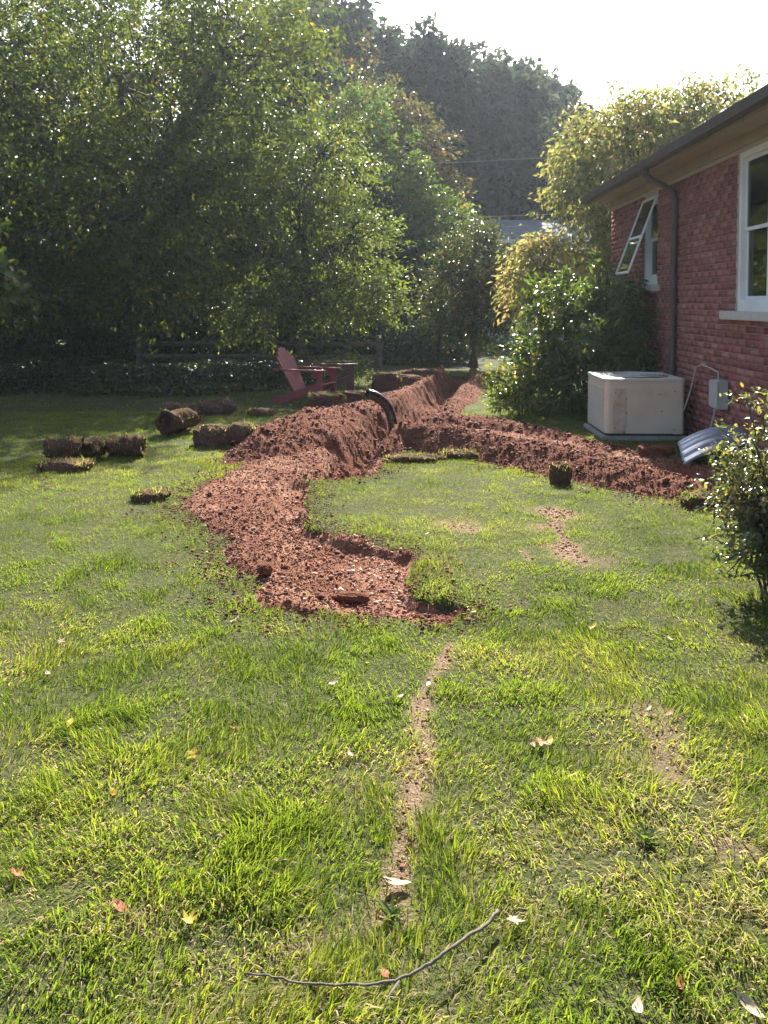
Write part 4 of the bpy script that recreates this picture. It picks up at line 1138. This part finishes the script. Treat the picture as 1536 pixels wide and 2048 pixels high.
def fallen_leaf(label, px, py, size, mat, kind, seed, group='fallen leaves on the lawn'):
    rnd = random.Random(seed)
    q = G(px, py)
    if kind == 'maple':
        out_ = []
        for k_ in range(5):
            a = R(90 + (k_ - 2) * 62); ln = (1, .95, .7)[abs(k_ - 2)]
            a2 = a + R(31)
            out_ += [(math.cos(a - R(13)) * ln * .66, math.sin(a - R(13)) * ln * .66), (math.cos(a) * ln, math.sin(a) * ln), (math.cos(a + R(13)) * ln * .66, math.sin(a + R(13)) * ln * .66)]
            if k_ < 4: out_.append((math.cos(a2) * .36, math.sin(a2) * .36))
        out_.append((0, -.35)); 
    else:
        out_ = [(.42 * math.sin(math.pi * t) ** .8 * (1 if t_ else -1), -1 + 2 * t) for t_ in (1, 0) for t in ([i / 7 for i in range(8)] if t_ else [i / 7 for i in range(6, 0, -1)])]
    curl = rnd.uniform(.8, 1.7)
    def lift(x_, y_): return curl * (.30 * x_ * x_ + .18 * y_ * y_) + .10 * math.sin(3 * x_ + 2 * y_ + seed)
    V = [(0, 0, lift(0, 0))]
    for s_ in (.5, 1.0): V += [(x_ * s_, y_ * s_, lift(x_ * s_, y_ * s_) + rnd.uniform(-.05, .05)) for x_, y_ in out_]
    n0 = len(out_); F_ = []
    for i in range(n0):
        j = (i + 1) % n0
        F_ += [(0, 1 + i, 1 + j), (1 + i, 1 + n0 + i, 1 + n0 + j), (1 + i, 1 + n0 + j, 1 + j)]
    V = np.array(V) * size * .5
    me = mesh_np('fallen_leaf', V, np.array(F_), np.array([rnd.random() * .6 + .2] * len(F_)), True)
    o = link('fallen_leaf', me, M[mat])
    o.location = (q.x, q.y, float(lawn_h(np.array([q.x]), np.array([q.y]))[0]) + .024)
    o.rotation_euler = (rnd.uniform(-.35, .35), rnd.uniform(-.35, .35), rnd.uniform(0, 6.28))
    stem = MB().tube([(0, -.17 * size, 0), (.02 * size, -.4 * size, .03 * size), (.0, -.62 * size, .02 * size)], size * .018, 5)
    stem.build('stem', M['twig'], o)
    return tag(o, label, 'leaf', group)
LV = [(793, 1785, .085, 'leaf_pale', 'oval', 'large crumpled pale tan leaf at the foot of the worn streak'), (390, 1527, .07, 'leaf_gold', 'maple', 'yellow leaf standing up in the grass at the middle left'),
      (140, 1462, .06, 'leaf_gold', 'oval', 'golden leaf low in the grass at the left'), (228, 1600, .05, 'leaf_gold', 'oval', 'small yellow leaf below the standing yellow leaf'),
      (35, 1768, .06, 'leaf_rust', 'maple', 'rust brown leaf at the lower left edge'), (378, 1865, .06, 'leaf_gold', 'maple', 'dull gold leaf left of the twig'),
      (96, 1357, .05, 'leaf_dry', 'oval', 'pale curled leaf on the bright grass at the left edge'), (120, 1292, .06, 'leaf_dry', 'maple', 'tan leaf pair on the left grass below the soil'),
      (95, 978, .12, 'leaf_rust', 'maple', 'orange leaf on the sunny grass near the three turf rolls'), (1082, 1500, .08, 'leaf_rust', 'maple', 'red brown leaf right of the worn streak'),
      (1100, 1498, .05, 'leaf_gold', 'oval', 'yellow leaf touching the red brown leaf'), (1065, 1506, .05, 'leaf_pale', 'oval', 'white leaf touching the red brown leaf'),
      (1175, 986, .11, 'leaf_pale', 'maple', 'white leaf on the grass edge below the curved bank'), (800, 1412, .045, 'leaf_pale', 'oval', 'bright white leaf left of the worn streak'),
      (857, 1385, .05, 'leaf_pale', 'oval', 'pale leaf inside the worn streak'), (665, 1384, .05, 'leaf_dry', 'oval', 'upright tan leaf left of the worn streak'),
      (853, 1076, .05, 'leaf_pale', 'oval', 'small white leaf on the round lawn'), (1185, 1262, .06, 'leaf_gold', 'oval', 'yellow leaf on the grass below the round lawn'),
      (470, 1475, .045, 'leaf_rust', 'oval', 'dark brown leaf beside the standing yellow leaf'), (1028, 1862, .065, 'leaf_dry', 'maple', 'tan leaf right of the tip of the twig'),
      (1340, 1290, .045, 'leaf_pale', 'oval', 'pale leaf on the grass left of the bronze shrub'), (1340, 1443, .05, 'leaf_rust', 'oval', 'orange brown leaf on the right worn patch'),
      (1298, 1435, .04, 'leaf_pale', 'oval', 'pale leaf on the right worn patch'), (560, 1748, .04, 'leaf_dry', 'oval', 'thin tan leaf left of the large pale leaf'),
      (1275, 2040, .06, 'leaf_pale', 'oval', 'pale leaf at the bottom edge of the lawn'), (1500, 2030, .07, 'leaf_pale', 'oval', 'pale leaf in the bottom right corner'),
      (240, 1835, .06, 'leaf_rust', 'oval', 'brown leaf at the lower left on thin grass'), (770, 1975, .045, 'leaf_rust', 'oval', 'brown leaf just under the twig'),
      (700, 1530, .04, 'leaf_dry', 'oval', 'small tan leaf left of the narrow worn streak'), (470, 1250, .06, 'leaf_dry', 'oval', 'tan leaf below the left side of the bare soil'),
      (1360, 1985, .05, 'leaf_rust', 'oval', 'brown leaf at the lower right'), (180, 1150, .06, 'leaf_dry', 'oval', 'tan leaf on the bright grass left of the soil')]
for i, (a, b, s_, mt, kd, lb) in enumerate(LV): fallen_leaf(lb, a, b, s_, mt, kd, 100 + i)
for i, (a, b, lb) in enumerate([(785, 1842, 'broad bladed weed growing below the large pale leaf'), (1290, 1690, 'low dark weed on the right side of the near lawn')]):
    q = G(a, b); rng_ = np.random.default_rng(i + 5); n = 16
    an = rng_.uniform(0, 6.28, n)
    me = leaf_mesh('weed', np.zeros((n, 3)) + rng_.normal(0, .006, (n, 3)), np.stack([np.cos(an), np.sin(an), rng_.uniform(.4, 1.4, n)], 1), np.stack([-np.cos(an) * .6, -np.sin(an) * .6, np.ones(n)], 1),
                   rng_.uniform(.03, .065, n), rng_.uniform(.010, .017, n), rng_.uniform(.2, .6, n), True)
    o = link('weed', me, M['leaf_sunny']); o.location = (q.x, q.y, .01); tag(o, lb, 'weed', 'weeds in the lawn')

# ------------------------------------------------------------------ far house and wires
fh = empty('far_house', (5.5, 33, 0), R(4))
tag(fh, 'distant pale house with grey roof glimpsed between the trees', 'house')
MB().box((0, 3, 2.0), (9.5, 6, 4.2)).build('wall', M['far_wall'], fh)
MB().prism([(-.5, 4.05), (-.5, 4.2), (3, 5.35), (6.5, 4.2), (6.5, 4.05), (3, 5.2)], -5.2, 5.2, lambda a, b, t: (t, a, b)).build('roof', M['far_roof'], fh)
for x in (-3.2, -1.2, .8, 2.6):
    wv = MB().box((x, -.03, 2.6), (.9, .08, 1.3)).build('window', M['white_paint'], fh)
    MB().box((x, -.075, 2.6), (.74, .012, 1.12)).build('pane', M['dark'], wv)
MB().box((0, -.53, 4.12), (10.3, .06, .14)).build('fascia', M['white_paint'], fh)
for (a, b, D, lb) in (((820, 330), (1240, 305), 27, 'topmost thin wire crossing in front of the dark far trees'), ((930, 436), (1240, 420), 28, 'wire crossing the grey roof of the far house, upper of two'), ((930, 456), (1240, 443), 28, 'wire crossing the grey roof of the far house, lower of two')):
    p0, p1 = P(*a, D), P(*b, D + 1.0); d = p1 - p0
    s0, s1 = p0 - d * 1.0, p1 + d * 1.6
    o_ = Vector((s0.x, s0.y, 0))
    pts = [s0.lerp(s1, i / 16) - o_ - Vector((0, 0, .25 * 4 * (i / 16) * (1 - i / 16) - .22)) for i in range(17)]
    w_ = MB().tube(pts, .011, 5).build('power_line', M['wire'], None, smooth=True); w_.location = o_
    tag(w_, lb, 'wire', 'overhead wires')

# ------------------------------------------------------------------ haze
hz, nt, out = new_mat('haze')
pv = nt.nodes.new('ShaderNodeVolumePrincipled')
pv.inputs['Color'].default_value = (.78, .88, 1.0, 1)
pv.inputs['Density'].default_value = .00055
pv.inputs['Anisotropy'].default_value = .55
nt.links.new(pv.outputs[0], out.inputs['Volume'])
hb = MB().box((0, 134, 12.9), (540, 408, 29.0)).build('haze', hz)
tag(hb, 'thin bright haze in the air towards the sun', kind='stuff')
